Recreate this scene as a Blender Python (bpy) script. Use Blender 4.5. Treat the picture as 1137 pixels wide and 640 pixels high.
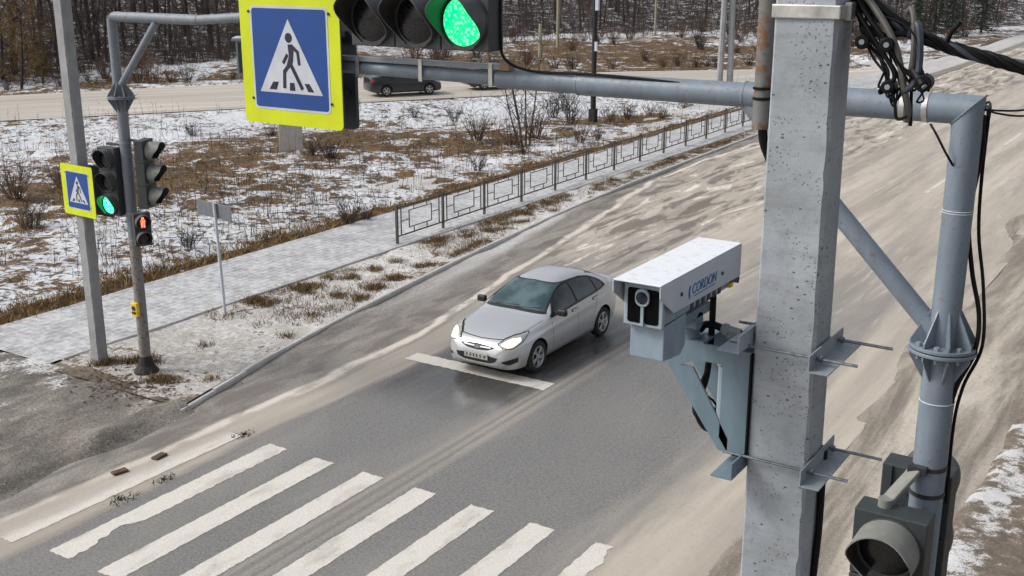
import bpy, bmesh, math, random
import numpy as np
from mathutils import Vector, Matrix
from mathutils.bvhtree import BVHTree

for o in list(bpy.data.objects):
    bpy.data.objects.remove(o, do_unlink=True)
scene = bpy.context.scene
COL = scene.collection
random.seed(7)
RNG = np.random.default_rng(11)
R = math.radians
PI = math.pi

# ------------------------------------------------------------------ camera
# World axes: +Y runs along the road (away), +X is across it to the right, z = 0 is the road surface.
YAW = R(32.6)
cam_d = bpy.data.cameras.new('camera')
cam = bpy.data.objects.new('camera', cam_d)
COL.objects.link(cam)
cam.location = (0, 0, 7.6)
cam.rotation_euler = (R(90 - 16.206), 0, YAW)
cam_d.sensor_width = 36.0
cam_d.lens = 40.31
cam_d.clip_start = 0.1
cam_d.clip_end = 3000
scene.camera = cam

# ------------------------------------------------------------------ sky, sun, exposure
SUN_EL, SUN_AZ = R(42), R(235)          # azimuth measured clockwise from +Y
w = bpy.data.worlds.new('World')
scene.world = w
w.use_nodes = True
wn = w.node_tree
wn.nodes.clear()
sky = wn.nodes.new('ShaderNodeTexSky')
sky.sky_type = 'NISHITA'
sky.sun_disc = False
sky.sun_elevation = SUN_EL
sky.sun_rotation = SUN_AZ
sky.air_density = 1.0
sky.dust_density = 4.0
sky.ozone_density = 1.0
hsv = wn.nodes.new('ShaderNodeHueSaturation')       # overcast: most of the blue is gone
hsv.inputs['Saturation'].default_value = 0.34
bg = wn.nodes.new('ShaderNodeBackground')
bg.inputs['Strength'].default_value = 0.125
wo = wn.nodes.new('ShaderNodeOutputWorld')
wn.links.new(sky.outputs[0], hsv.inputs['Color'])
wn.links.new(hsv.outputs[0], bg.inputs['Color'])
wn.links.new(bg.outputs[0], wo.inputs['Surface'])

sd = bpy.data.lights.new('sun', 'SUN')
sd.energy = 1.5
sd.angle = R(18)
sd.color = (1.0, 0.97, 0.92)
sun = bpy.data.objects.new('sun', sd)
COL.objects.link(sun)
sdir = Vector((math.sin(SUN_AZ) * math.cos(SUN_EL), math.cos(SUN_AZ) * math.cos(SUN_EL), math.sin(SUN_EL)))
sun.rotation_euler = sdir.to_track_quat('Z', 'Y').to_euler()
sun.location = sdir * 60

vs = scene.view_settings
vs.view_transform = 'Standard'
vs.look = 'None'
vs.exposure = 0.38
vs.gamma = 1.0
vs.use_curve_mapping = False

# ================================================================== helpers
def smooth01(x):
    x = np.clip(x, 0, 1)
    return x * x * (3 - 2 * x)

class VN:                                           # value noise on arrays
    def __init__(s, seed):
        s.t = np.random.default_rng(seed).random((256, 256))
    def __call__(s, x, y):
        x = np.asarray(x, float); y = np.asarray(y, float)
        xi = np.floor(x).astype(int); yi = np.floor(y).astype(int)
        fx = smooth01(x - xi); fy = smooth01(y - yi)
        t = s.t
        a = t[xi % 256, yi % 256]; b = t[(xi + 1) % 256, yi % 256]
        c = t[xi % 256, (yi + 1) % 256]; d = t[(xi + 1) % 256, (yi + 1) % 256]
        return (a * (1 - fx) + b * fx) * (1 - fy) + (c * (1 - fx) + d * fx) * fy
    def fbm(s, x, y, o=4):
        v = 0; amp = .5; tot = 0
        for k in range(o):
            v = v + amp * s(x * 2 ** k + 17.3 * k, y * 2 ** k + 9.1 * k); tot += amp; amp *= .5
        return v / tot
NZ = VN(3); NZ2 = VN(8)

def tag(o, label=None, cat=None, group=None, kind=None):
    if label: o['label'] = label
    if cat: o['category'] = cat
    if group: o['group'] = group
    if kind: o['kind'] = kind
    return o

def empty(name, loc=(0, 0, 0), rz=0.0):
    o = bpy.data.objects.new(name, None)
    COL.objects.link(o)
    o.empty_display_size = .2
    o.location = loc
    o.rotation_euler = (0, 0, rz)
    return o

def thing(name, label, cat, loc=(0, 0, 0), rz=0.0, group=None):
    return tag(empty(name, loc, rz), label, cat, group)

def world_loc(o):
    v = Vector((0, 0, 0))
    while o is not None:
        v = v + o.location; o = o.parent
    return v

class MB:
    """collects simple shapes, builds ONE mesh object"""
    def __init__(s):
        s.v = []; s.f = []
    def add(s, vs_, fs):
        b = len(s.v)
        s.v += [tuple(p) for p in vs_]
        s.f += [tuple(i + b for i in q) for q in fs]
        return s
    def box(s, c, size, m=None):
        x, y, z = (d / 2 for d in size)
        vs_ = [Vector((sx * x, sy * y, sz * z)) for sz in (-1, 1) for sy in (-1, 1) for sx in (-1, 1)]
        if m is not None: vs_ = [m @ p for p in vs_]
        c = Vector(c)
        return s.add([p + c for p in vs_], [(0, 2, 3, 1), (4, 5, 7, 6), (0, 1, 5, 4), (2, 6, 7, 3), (0, 4, 6, 2), (1, 3, 7, 5)])
    def bar(s, p0, p1, wx, wy, up=(0, 0, 1)):
        """box from p0 to p1 with cross-section wx (along up x dir) by wy (along up)"""
        p0 = Vector(p0); p1 = Vector(p1); d = (p1 - p0); L = d.length; d.normalize()
        up = Vector(up); sx = d.cross(up)
        if sx.length < 1e-4: sx = d.cross(Vector((1, 0, 0)))
        sx.normalize(); uy = sx.cross(d)
        m = Matrix((sx, d, uy)).transposed()
        return s.box((p0 + p1) / 2, (wx, L, wy), m)
    def cyl(s, p0, p1, r0, r1=None, n=16, caps=True):
        if r1 is None: r1 = r0
        return s.tube([p0, p1], [r0, r1], n, caps)
    def tube(s, pts, r, n=8, caps=True):
        pts = [Vector(p) for p in pts]
        if not hasattr(r, '__len__'): r = [r] * len(pts)
        rings = []; prev = None
        for i, p in enumerate(pts):
            d = (pts[min(i + 1, len(pts) - 1)] - pts[max(i - 1, 0)]).normalized()
            if prev is None:
                a = Vector((0, 0, 1)) if abs(d.z) < .9 else Vector((1, 0, 0))
                u = (a - d * a.dot(d)).normalized()
            else:
                u = (prev - d * prev.dot(d)).normalized()
            prev = u; vv = d.cross(u)
            rings.append([p + (u * math.cos(2 * PI * k / n) + vv * math.sin(2 * PI * k / n)) * r[i] for k in range(n)])
        fs = []
        for i in range(len(pts) - 1):
            for k in range(n):
                a = i * n + k; b = i * n + (k + 1) % n
                fs.append((a, b, b + n, a + n))
        if caps:
            fs.append(tuple(range(n - 1, -1, -1)))
            fs.append(tuple(range((len(pts) - 1) * n, len(pts) * n)))
        return s.add([q for ring in rings for q in ring], fs)
    def prism(s, poly, origin, ux, uy, depth):
        """2-D polygon (list of (a,b)) in the plane origin+a*ux+b*uy, pushed out by vector depth"""
        o = Vector(origin); ux = Vector(ux); uy = Vector(uy); d = Vector(depth); n = len(poly)
        A = [o + ux * a + uy * b for a, b in poly]; B = [p + d for p in A]
        flip = ux.cross(uy).dot(d) > 0
        fs = [tuple(range(n - 1, -1, -1)), tuple(range(n, 2 * n))] + [(i, (i + 1) % n, (i + 1) % n + n, i + n) for i in range(n)]
        if not flip: fs = [tuple(reversed(q)) for q in fs]
        return s.add(A + B, fs)
    def lathe(s, prof, c, axis, n=24):
        """profile [(r, h)] turned about an axis through c"""
        ax = Vector(axis).normalized()
        a = Vector((0, 0, 1)) if abs(ax.z) < .9 else Vector((1, 0, 0))
        u = (a - ax * a.dot(ax)).normalized(); vv = ax.cross(u); c = Vector(c)
        vs_ = []
        for r, h in prof:
            for k in range(n):
                t = 2 * PI * k / n
                vs_.append(c + ax * h + (u * math.cos(t) + vv * math.sin(t)) * r)
        fs = [(i * n + k, i * n + (k + 1) % n, (i + 1) * n + (k + 1) % n, (i + 1) * n + k) for i in range(len(prof) - 1) for k in range(n)]
        return s.add(vs_, fs)
    def ribbon(s, p0, p1, wid, side):
        side = Vector(side).normalized() * wid / 2; p0 = Vector(p0); p1 = Vector(p1)
        return s.add([p0 - side, p0 + side, p1], [(0, 1, 2)])
    def build(s, name, mat, parent=None, smooth=False, bevel=0.0, world=True, seg=2, auto=40):
        me = bpy.data.meshes.new(name)
        off = world_loc(parent) if (parent is not None and world) else Vector((0, 0, 0))
        me.from_pydata([(p[0] - off.x, p[1] - off.y, p[2] - off.z) for p in s.v], [], s.f)
        me.update()
        o = bpy.data.objects.new(name, me)
        COL.objects.link(o)
        o.parent = parent
        if mat is not None: me.materials.append(mat)
        if smooth:
            me.shade_smooth()
            try: me.set_sharp_from_angle(angle=R(auto))
            except Exception: pass
        if bevel > 0:
            b = o.modifiers.new('bevel', 'BEVEL'); b.width = bevel; b.segments = seg; b.limit_method = 'ANGLE'
        return o

def catmull(pts, k=6):
    P = [Vector(p) for p in pts]; P = [P[0] * 2 - P[1]] + P + [P[-1] * 2 - P[-2]]
    out = []
    for i in range(1, len(P) - 2):
        for j in range(k):
            t = j / k
            out.append(.5 * ((2 * P[i]) + (P[i + 1] - P[i - 1]) * t + (2 * P[i - 1] - 5 * P[i] + 4 * P[i + 1] - P[i + 2]) * t * t + (3 * P[i] - P[i - 1] - 3 * P[i + 1] + P[i + 2]) * t ** 3))
    out.append(P[-2]); return out

def copy_tree(o, parent=None):
    c = o.copy(); COL.objects.link(c); c.parent = parent
    for ch in list(o.children): copy_tree(ch, c)
    return c

def np_mesh(name, verts, faces, mat, attrs=None, smooth=True, parent=None):
    me = bpy.data.meshes.new(name)
    nv, nf, k = len(verts), len(faces), faces.shape[1]
    me.vertices.add(nv); me.vertices.foreach_set('co', np.ascontiguousarray(verts, np.float32).ravel())
    me.loops.add(nf * k); me.loops.foreach_set('vertex_index', np.ascontiguousarray(faces, np.int32).ravel())
    me.polygons.add(nf)
    me.polygons.foreach_set('loop_start', np.arange(nf, dtype=np.int32) * k)
    me.polygons.foreach_set('loop_total', np.full(nf, k, np.int32))
    me.update(calc_edges=True)
    for an, av in (attrs or {}).items():
        av = np.asarray(av, np.float32)
        if av.ndim == 1:
            a = me.attributes.new(an, 'FLOAT', 'POINT'); a.data.foreach_set('value', av)
        else:
            a = me.attributes.new(an, 'FLOAT_COLOR', 'POINT')
            a.data.foreach_set('color', np.concatenate([av, np.ones((nv, 1), np.float32)], 1).ravel())
    if smooth: me.shade_smooth()
    me.materials.append(mat)
    o = bpy.data.objects.new(name, me); COL.objects.link(o); o.parent = parent
    return o

def grid_mesh(name, xs, ys, zf, mat, attr=None, keep=None):
    X, Y = np.meshgrid(xs, ys, indexing='ij'); nx, ny = X.shape
    Z = zf(X, Y)
    V = np.stack([X.ravel(), Y.ravel(), Z.ravel()], 1)
    I = np.arange(nx * ny).reshape(nx, ny)
    F = np.stack([I[:-1, :-1], I[1:, :-1], I[1:, 1:], I[:-1, 1:]], -1).reshape(-1, 4)
    if keep is not None:
        cx = (X[:-1, :-1] + X[1:, 1:]) / 2; cy = (Y[:-1, :-1] + Y[1:, 1:]) / 2
        F = F[keep(cx, cy).ravel()]
    at = {k: fn(X, Y).ravel() for k, fn in (attr or {}).items()}
    return np_mesh(name, V, F, mat, at)

# ================================================================== materials
class N:
    def __init__(s, name):
        s.m = bpy.data.materials.new(name); s.m.use_nodes = True
        s.t = s.m.node_tree; s.b = s.t.nodes['Principled BSDF']
        s._pos = None; s._obj = None
    def new(s, k): return s.t.nodes.new(k)
    def pos(s):
        if s._pos is None: s._pos = s.new('ShaderNodeNewGeometry').outputs['Position']
        return s._pos
    def obj(s):
        if s._obj is None: s._obj = s.new('ShaderNodeTexCoord').outputs['Object']
        return s._obj
    def put(s, sock, v):
        if hasattr(v, 'links') or isinstance(v, bpy.types.NodeSocket): s.t.links.new(v, sock)
        else:
            if isinstance(v, tuple) and len(v) == 3 and sock.type == 'RGBA': v = v + (1,)
            sock.default_value = v
    def mapping(s, co, scale=(1, 1, 1), loc=(0, 0, 0), rot=(0, 0, 0)):
        n = s.new('ShaderNodeMapping'); s.put(n.inputs[0], co)
        n.inputs['Scale'].default_value = scale; n.inputs['Location'].default_value = loc; n.inputs['Rotation'].default_value = rot
        return n.outputs[0]
    def noise(s, co, scale, detail=4, rough=.55, dist=0.0):
        n = s.new('ShaderNodeTexNoise'); s.put(n.inputs['Vector'], co)
        n.inputs['Scale'].default_value = scale; n.inputs['Detail'].default_value = detail
        n.inputs['Roughness'].default_value = rough; n.inputs['Distortion'].default_value = dist
        return n.outputs['Fac']
    def voronoi(s, co, scale, feat='F1', out='Distance', rand=1.0):
        n = s.new('ShaderNodeTexVoronoi'); n.feature = feat; s.put(n.inputs['Vector'], co)
        n.inputs['Scale'].default_value = scale; n.inputs['Randomness'].default_value = rand
        return n.outputs[out]
    def math(s, op, a, b=0.0, c=None, clamp=False):
        n = s.new('ShaderNodeMath'); n.operation = op; n.use_clamp = clamp
        s.put(n.inputs[0], a); s.put(n.inputs[1], b)
        if c is not None: s.put(n.inputs[2], c)
        return n.outputs[0]
    def step(s, v, lo, hi, a=0.0, b=1.0):
        n = s.new('ShaderNodeMapRange'); n.interpolation_type = 'SMOOTHSTEP'
        s.put(n.inputs[0], v); n.inputs[1].default_value = lo; n.inputs[2].default_value = hi
        n.inputs[3].default_value = a; n.inputs[4].default_value = b
        return n.outputs[0]
    def mix(s, f, a, b):
        n = s.new('ShaderNodeMix'); n.data_type = 'RGBA'
        s.put(n.inputs[0], f); s.put(n.inputs[6], a); s.put(n.inputs[7], b)
        return n.outputs[2]
    def xyz(s, co):
        n = s.new('ShaderNodeSeparateXYZ'); s.put(n.inputs[0], co); return n.outputs
    def attr(s, name):
        n = s.new('ShaderNodeAttribute'); n.attribute_name = name; return n.outputs
    def rnd(s): return s.new('ShaderNodeObjectInfo').outputs['Random']
    def bump(s, h, strength=.3, dist=.02, normal=None):
        n = s.new('ShaderNodeBump'); s.put(n.inputs['Height'], h)
        n.inputs['Strength'].default_value = strength; n.inputs['Distance'].default_value = dist
        if normal is not None: s.put(n.inputs['Normal'], normal)
        s.t.links.new(n.outputs[0], s.b.inputs['Normal']); return n.outputs[0]
    def out(s, col=None, rough=None, metal=None, spec=None, emit=None, es=0.0, coat=None):
        i = s.b.inputs
        if col is not None: s.put(i['Base Color'], col)
        if rough is not None: s.put(i['Roughness'], rough)
        if metal is not None: s.put(i['Metallic'], metal)
        if spec is not None: s.put(i['Specular IOR Level'], spec)
        if emit is not None: s.put(i['Emission Color'], emit); i['Emission Strength'].default_value = es
        if coat is not None: i['Coat Weight'].default_value = coat; i['Coat Roughness'].default_value = .08
        return s.m

def plain(name, col, rough=.5, metal=0.0, var=.15, scale=12.0, coat=None, bump=0.0):
    n = N(name); f = n.noise(n.obj(), scale, 5)
    dark = tuple(c * (1 - var) for c in col); lite = tuple(min(1, c * (1 + var)) for c in col)
    if bump: n.bump(f, bump, .01)
    return n.out(n.mix(n.step(f, .3, .7), dark, lite), n.step(f, .2, .8, max(0, rough - .08), min(1, rough + .08)), metal, coat=coat)

def painted(name, col, grime=(.10, .085, .07), amount=.5, rough=.45, rust=0.0, scale=5.0):
    """paint with grime streaks (and rust spots)"""
    n = N(name); co = n.obj()
    f = n.noise(n.mapping(co, (1, 1, .25)), scale * 2.2, 6, .62); g = n.noise(co, scale * 9, 4, .6)
    c = n.mix(n.step(f, .3, .75), tuple(x * .86 for x in col), tuple(min(1, x * 1.1) for x in col))
    c = n.mix(n.math('MULTIPLY', n.step(g, .55, .78), amount), c, grime)
    if rust:
        rr = n.noise(co, scale * 3, 6, .7)
        c = n.mix(n.math('MULTIPLY', n.step(rr, .62 - .13 * rust, .70 - .11 * rust), min(1.0, rust + .25)), c, (.16, .075, .035))
    n.bump(g, .12, .004)
    return n.out(c, n.step(g, .3, .8, rough - .06, rough + .2))

M = {}
M['pipe'] = painted('grey_blue_pipe_paint', (.17, .21, .255), amount=.6, rough=.45, rust=.22)
M['pipe_far'] = painted('weathered_pipe_paint', (.19, .215, .245), amount=.55, rough=.5, rust=.35)
M['post_rust'] = painted('scuffed_lower_post', (.22, .21, .20), amount=.8, rough=.6, rust=.75)
M['zinc'] = painted('galvanised_steel', (.25, .285, .31), amount=.3, rough=.38)
M['steelrod'] = plain('threaded_rod_steel', (.16, .18, .20), .4, .6, .3, 60)
M['band'] = plain('steel_band', (.55, .54, .52), .35, .7, .2, 20)
M['rustband'] = painted('rusty_strap', (.30, .20, .12), amount=.5, rough=.6, rust=.6)
M['conduit'] = painted('rusty_conduit_paint', (.15, .155, .15), grime=(.05, .04, .03), amount=.8, rough=.55, rust=1.0, scale=7)
M['bracket'] = painted('bracket_blue_grey_paint', (.15, .215, .26), amount=.25, rough=.4, scale=10)
M['bracket_lt'] = painted('bracket_pale_paint', (.30, .37, .42), amount=.15, rough=.4, scale=10)
M['rubber'] = N('black_cable_rubber').out((.006, .006, .007), .5, spec=.18)
M['cable_grey'] = plain('grey_cable_sheath', (.105, .10, .092), .5, 0, .2, 30)
M['cable_blue'] = plain('slate_cable_sheath', (.035, .045, .062), .45, 0, .2, 30)
M['housing'] = painted('signal_housing_plastic', (.045, .050, .052), grime=(.13, .12, .11), amount=.35, rough=.5, scale=8)
M['housing_green'] = painted('signal_housing_dark_green', (.030, .038, .040), grime=(.10, .095, .09), amount=.3, rough=.5, scale=8)
M['visor'] = painted('signal_visor_outer', (.075, .080, .082), grime=(.15, .14, .13), amount=.35, rough=.5, scale=8)
M['visor_pale'] = painted('sun_bleached_visor', (.20, .205, .185), grime=(.15, .14, .13), amount=.3, rough=.55, scale=8)
M['visor_in'] = plain('visor_inner_black', (.035, .035, .037), .5, 0, .2, 20)
M['lens_off'] = plain('unlit_lens', (.010, .009, .009), .25, 0, .3, 60)
M['lens_rim'] = plain('lens_rim', (.06, .06, .06), .4)
def lit_lens(name, c, s, es=6.0):
    n = N(name); v = n.voronoi(n.obj(), s, 'F1')
    e = n.mix(n.step(v, .15, .55), tuple(min(1, x + .13) for x in c), c)
    n.out(tuple(x * .3 for x in c), .25)
    n.put(n.b.inputs['Emission Color'], e); n.b.inputs['Emission Strength'].default_value = es
    return n.m
M['green_near'] = lit_lens('green_lamp_lit', (.0, .60, .13), 42, 2.2)
M['green_far'] = lit_lens('green_lamp_lit_far', (.01, .80, .17), 30, 5.0)
M['red_figure'] = lit_lens('red_figure_lit', (.95, .07, .02), 40, 3.5)
M['sign_yellow'] = plain('fluorescent_yellow_sheet', (.58, .66, .0), .45, 0, .05, 4)
M['sign_blue'] = plain('sign_blue_sheet', (.002, .050, .24), .65, 0, .12, 5)
M['sign_white'] = plain('sign_white_sheet', (.50, .53, .59), .4, 0, .08, 5)
M['sign_black'] = plain('sign_black_print', (.012, .012, .025), .4)
M['sign_back'] = painted('sign_back_dark', (.03, .042, .050), grime=(.09, .09, .09), amount=.4, rough=.5)
M['sign_back_grey'] = painted('sign_back_grey', (.16, .18, .20), amount=.5, rough=.45, rust=.5)
M['cam_white'] = None
M['cam_grey'] = painted('camera_grey_casing', (.25, .32, .385), amount=.12, rough=.4, scale=10)
M['logo_blue'] = plain('logo_blue_print', (.012, .11, .33), .4)
M['glass_black'] = N('black_window').out((.002, .002, .003), .6, spec=.08)
M['dark_metal'] = plain('dark_metal', (.03, .034, .04), .45, .2, .3, 30)
M['lens_glass'] = plain('camera_lens_glass', (.006, .012, .03), .04)
M['yellow_box'] = plain('yellow_plastic', (.75, .50, .03), .5)
M['wood_dark'] = painted('tarred_wood', (.022, .020, .020), grime=(.06, .05, .045), amount=.5, rough=.8)
M["pillar"] = painted('pale_beige_render', (.50, .46, .42), amount=.5, rough=.8)
M['bark_pale'] = painted('pale_trunk_paint', (.34, .32, .22), amount=.4, rough=.8)

def m_cam_white():
    n = N('camera_white_casing'); co = n.obj()
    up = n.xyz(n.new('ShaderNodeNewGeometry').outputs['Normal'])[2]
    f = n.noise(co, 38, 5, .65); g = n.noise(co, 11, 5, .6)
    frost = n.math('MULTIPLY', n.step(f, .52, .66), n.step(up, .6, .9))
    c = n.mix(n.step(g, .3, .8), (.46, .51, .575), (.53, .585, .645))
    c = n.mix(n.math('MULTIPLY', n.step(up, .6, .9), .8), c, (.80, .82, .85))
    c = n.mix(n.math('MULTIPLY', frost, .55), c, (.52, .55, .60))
    n.bump(f, .08, .003)
    return n.out(c, .42)
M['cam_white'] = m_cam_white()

def m_concrete(name, a, b, pits=True, scale=1.0):
    n = N(name); co = n.obj()
    f = n.noise(co, 3.5 * scale, 6, .6); g = n.noise(co, 26 * scale, 5, .65)
    k = n.noise(n.mapping(co, (6, 6, .8)), 2.0 * scale, 4, .6)
    c = n.mix(n.step(f, .32, .68), a, b)
    c = n.mix(n.math('MULTIPLY', n.step(g, .5, .75), .4), c, tuple(x * .62 for x in a))
    c = n.mix(n.math('MULTIPLY', n.step(k, .55, .75), .25), c, tuple(x * .7 for x in a))
    h = g
    if pits:
        v = n.voronoi(n.mapping(co, (1, 1, 1.5)), 36 * scale, 'F1'); sel = n.noise(co, 15 * scale, 2)
        pit = n.math('MULTIPLY', n.step(v, .11, .19, 1, 0), n.step(sel, .50, .56))
        lay = n.noise(n.mapping(co, (2, 2, 26)), 1.6, 4, .6, .3)
        c = n.mix(n.step(lay, .50, .72, 0, .28), c, tuple(x * .62 for x in a))
        blot = n.noise(co, 9, 5, .65); c = n.mix(n.step(blot, .52, .72, 0, .38), c, (.20, .195, .185))
        spk = n.noise(co, 170, 3, .7); c = n.mix(n.step(spk, .56, .72, 0, .5), c, (.17, .165, .16))
        v2 = n.voronoi(co, 95 * scale, 'F1')
        pit2 = n.math('MULTIPLY', n.step(v2, .16, .28, 1, 0), n.step(n.noise(co, 11 * scale, 2), .50, .58))
        pit = n.math('MAXIMUM', pit, n.math('MULTIPLY', pit2, .7))
        c = n.mix(n.math('MULTIPLY', pit, .82), c, (.045, .042, .04))
        h = n.math('SUBTRACT', g, n.math('MULTIPLY', pit, 1.2))
    n.bump(h, .35, .006)
    return n.out(c, .85)
M['concrete'] = m_concrete('pole_concrete', (.26, .288, .315), (.36, .388, .415))
M['concrete_side'] = M['concrete']
M['concrete_far'] = m_concrete('old_post_concrete', (.25, .255, .26), (.33, .33, .335), False, .6)
M['kerb'] = m_concrete('kerb_concrete', (.40, .385, .365), (.55, .535, .51), False, .8)

# ---- ground materials (world position; x is across the road)
def m_road():
    n = N('salted_asphalt'); p = n.pos(); X, Y, Z = n.xyz(p)
    long_ = n.noise(n.mapping(p, (1.0, .055, 1)), 1.5, 6, .6, .3)
    long2 = n.noise(n.mapping(p, (1.0, .09, 1)), 3.2, 6, .65, .4)
    big = n.noise(n.mapping(p, (.5, .18, 1)), .8, 5, .6, .5)
    fine = n.math('ADD', n.math('MULTIPLY', n.noise(p, 70, 3, .7), .5), n.math('MULTIPLY', n.noise(p, 24, 4, .75), .5)); mid = n.noise(p, 7, 6, .7)
    # grey wheel-swept asphalt near the crossing, tan salt-and-sand film elsewhere
    wob = n.math('ADD', n.math('MULTIPLY', n.math('SUBTRACT', big, .5), 1.6), n.math('MULTIPLY', n.math('SUBTRACT', long_, .5), 1.0))
    xw = n.math('ADD', X, wob)
    d = n.math('ADD', n.math('ADD', X, 13.85), n.math('MULTIPLY', n.math('MAXIMUM', n.math('SUBTRACT', n.math('MINIMUM', Y, 36.0), 17.5), 0.0), .178))
    dw = n.math('ADD', d, n.math('MULTIPLY', n.math('SUBTRACT', n.noise(n.mapping(p, (1, .35, 1)), 1.1, 5, .6, .3), .5), .55))
    film = n.math('MULTIPLY', n.step(n.math('ADD', d, n.math('MULTIPLY', wob, .55)), .80, 1.05, 1, 0), n.step(Y, 16, 18.5, 1, .5))
    left = n.math('MULTIPLY', film, .9)
    right = n.step(xw, -7.0, -5.4, 0, 1)
    far = n.step(n.math('ADD', Y, n.math('MULTIPLY', wob, 6.0)), 17.5, 33, 0, 1)
    centre = n.math('MULTIPLY', n.step(n.math('ABSOLUTE', n.math('ADD', X, 9.9)), .18, .34, 1, 0), .28)
    sed = n.math('MAXIMUM', n.math('MAXIMUM', left, right), n.math('MAXIMUM', far, centre))
    sed = n.math('ADD', sed, n.math('MULTIPLY', n.math('SUBTRACT', big, .45), .9), clamp=True)
    grey = n.mix(n.step(fine, .38, .62), (.075, .074, .073), (.25, .247, .242))
    grey = n.mix(n.step(mid, .35, .75, 0, .5), grey, (.20, .192, .18))
    tan = n.mix(n.step(long_, .25, .75), (.33, .288, .238), (.56, .50, .425))
    tan = n.mix(n.step(mid, .5, .75, 0, .30), tan, (.27, .24, .205))
    tan = n.mix(n.step(fine, .35, .65, .22, 0), tan, (.19, .17, .145))
    c = n.mix(sed, grey, tan)
    # darker wet tyre lines and slush edges, plus shade painted round the car
    xl = n.math('ADD', X, n.math('MULTIPLY', n.math('SUBTRACT', long_, .5), .25))
    line = n.step(n.math('ABSOLUTE', n.math('ADD', xl, 9.98)), .02, .09, 1, 0)
    line = n.math('MAXIMUM', line, n.math('MULTIPLY', n.step(n.math('ABSOLUTE', n.math('ADD', xl, 9.78)), .01, .05, 1, 0), .7))
    c = n.mix(n.math('MULTIPLY', line, n.step(Y, 20, 36, .42, .22)), c, (.085, .074, .064))
    damp_shade = n.math('MULTIPLY', n.math('MULTIPLY', n.step(xw, -13.0, -12.5, 0, 1), n.step(xw, -10.35, -9.95, 1, 0)), n.math('MULTIPLY', n.step(Y, 14.4, 16.0, 0, 1), n.step(Y, 19.5, 23.5, 1, 0)))  # wet asphalt in the car's lane, darkened further to paint in its underside shadow
    c = n.mix(n.math('MULTIPLY', damp_shade, .72), c, (.042, .041, .040))
    st = n.math('MULTIPLY', n.step(long2, .54, .70), n.step(Y, 10, 26, .12, .45))
    c = n.mix(st, c, (.235, .205, .172))
    thin = n.noise(n.mapping(p, (1.0, .07, 1)), 8.0, 5, .65, .4)
    c = n.mix(n.math('MULTIPLY', n.step(thin, .55, .70), n.step(Y, 8, 30, .10, .30)), c, (.24, .205, .168))
    c = n.mix(n.math('MULTIPLY', n.step(thin, .34, .44, 1, 0), n.step(Y, 14, 30, 0, .30)), c, (.68, .625, .55))
    # churned slush band on the far left half of the road
    rn = n.noise(n.mapping(p, (1, .16, 1)), 2.0, 7, .68, .7)
    rm = n.math('MULTIPLY', n.step(xw, -13.0, -11.8, 1, 0), n.step(Y, 19, 27, 0, 1))
    c = n.mix(n.math('MULTIPLY', n.step(rn, .50, .57), n.math('MULTIPLY', rm, .8)), c, (.125, .105, .087))
    c = n.mix(n.math('MULTIPLY', n.step(rn, .37, .43, 1, 0), n.math('MULTIPLY', rm, .8)), c, (.74, .69, .61))
    # slushy gutter along the kerb
    gut = n.step(dw, -.10, .05, 1, 0)
    gn = n.noise(n.mapping(p, (1, .3, 1)), 2.6, 6, .65, .6); gf = n.noise(p, 26, 4, .75)
    gcol = n.mix(n.step(gn, .38, .62), (.16, .142, .125), (.33, .302, .27))
    gcol = n.mix(n.step(gf, .40, .60, .65, 0), gcol, (.085, .075, .066))
    gsn = n.math('MULTIPLY', n.step(n.math('ADD', dw, n.math('MULTIPLY', gn, .8)), -.75, -.35, 1, 0), n.step(Y, 17, 27, .0, .85))
    gcol = n.mix(gsn, gcol, n.mix(n.step(gf, .4, .6), (.42, .41, .40), (.68, .67, .66)))
    c = n.mix(n.math('MULTIPLY', gut, .92), c, gcol)
    rdg = n.math('MULTIPLY', n.step(n.math('ABSOLUTE', n.math('SUBTRACT', dw, .07)), .03, .13, 1, 0), n.step(n.noise(n.mapping(p, (1, .4, 1)), 2.2, 4, .6), .40, .52))
    c = n.mix(n.math('MULTIPLY', rdg, n.step(Y, 9, 13, .35, .8)), c, (.66, .61, .54))
    c = n.mix(n.math('MULTIPLY', n.step(n.math('ABSOLUTE', n.math('SUBTRACT', dw, .24)), .02, .09, 1, 0), n.step(Y, 13, 16, 0, .45)), c, (.17, .148, .125))
    wet = n.math('MULTIPLY', n.step(big, .42, .62), n.step(xw, -13.2, -12.4, 0, 1))
    n.bump(n.math('ADD', n.math('MULTIPLY', fine, .5), n.math('MULTIPLY', mid, .6)), .35, .010)
    r = n.math('ADD', n.step(long_, .3, .7, .50, .72), n.math('MULTIPLY', wet, -.18))
    r = n.math('SUBTRACT', r, n.math('MULTIPLY', damp_shade, .32))
    r = n.math('SUBTRACT', r, n.math('MULTIPLY', film, n.step(Y, 15, 18, .18, 0)))
    return n.out(c, r, spec=.5)
M['road'] = m_road()

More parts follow.
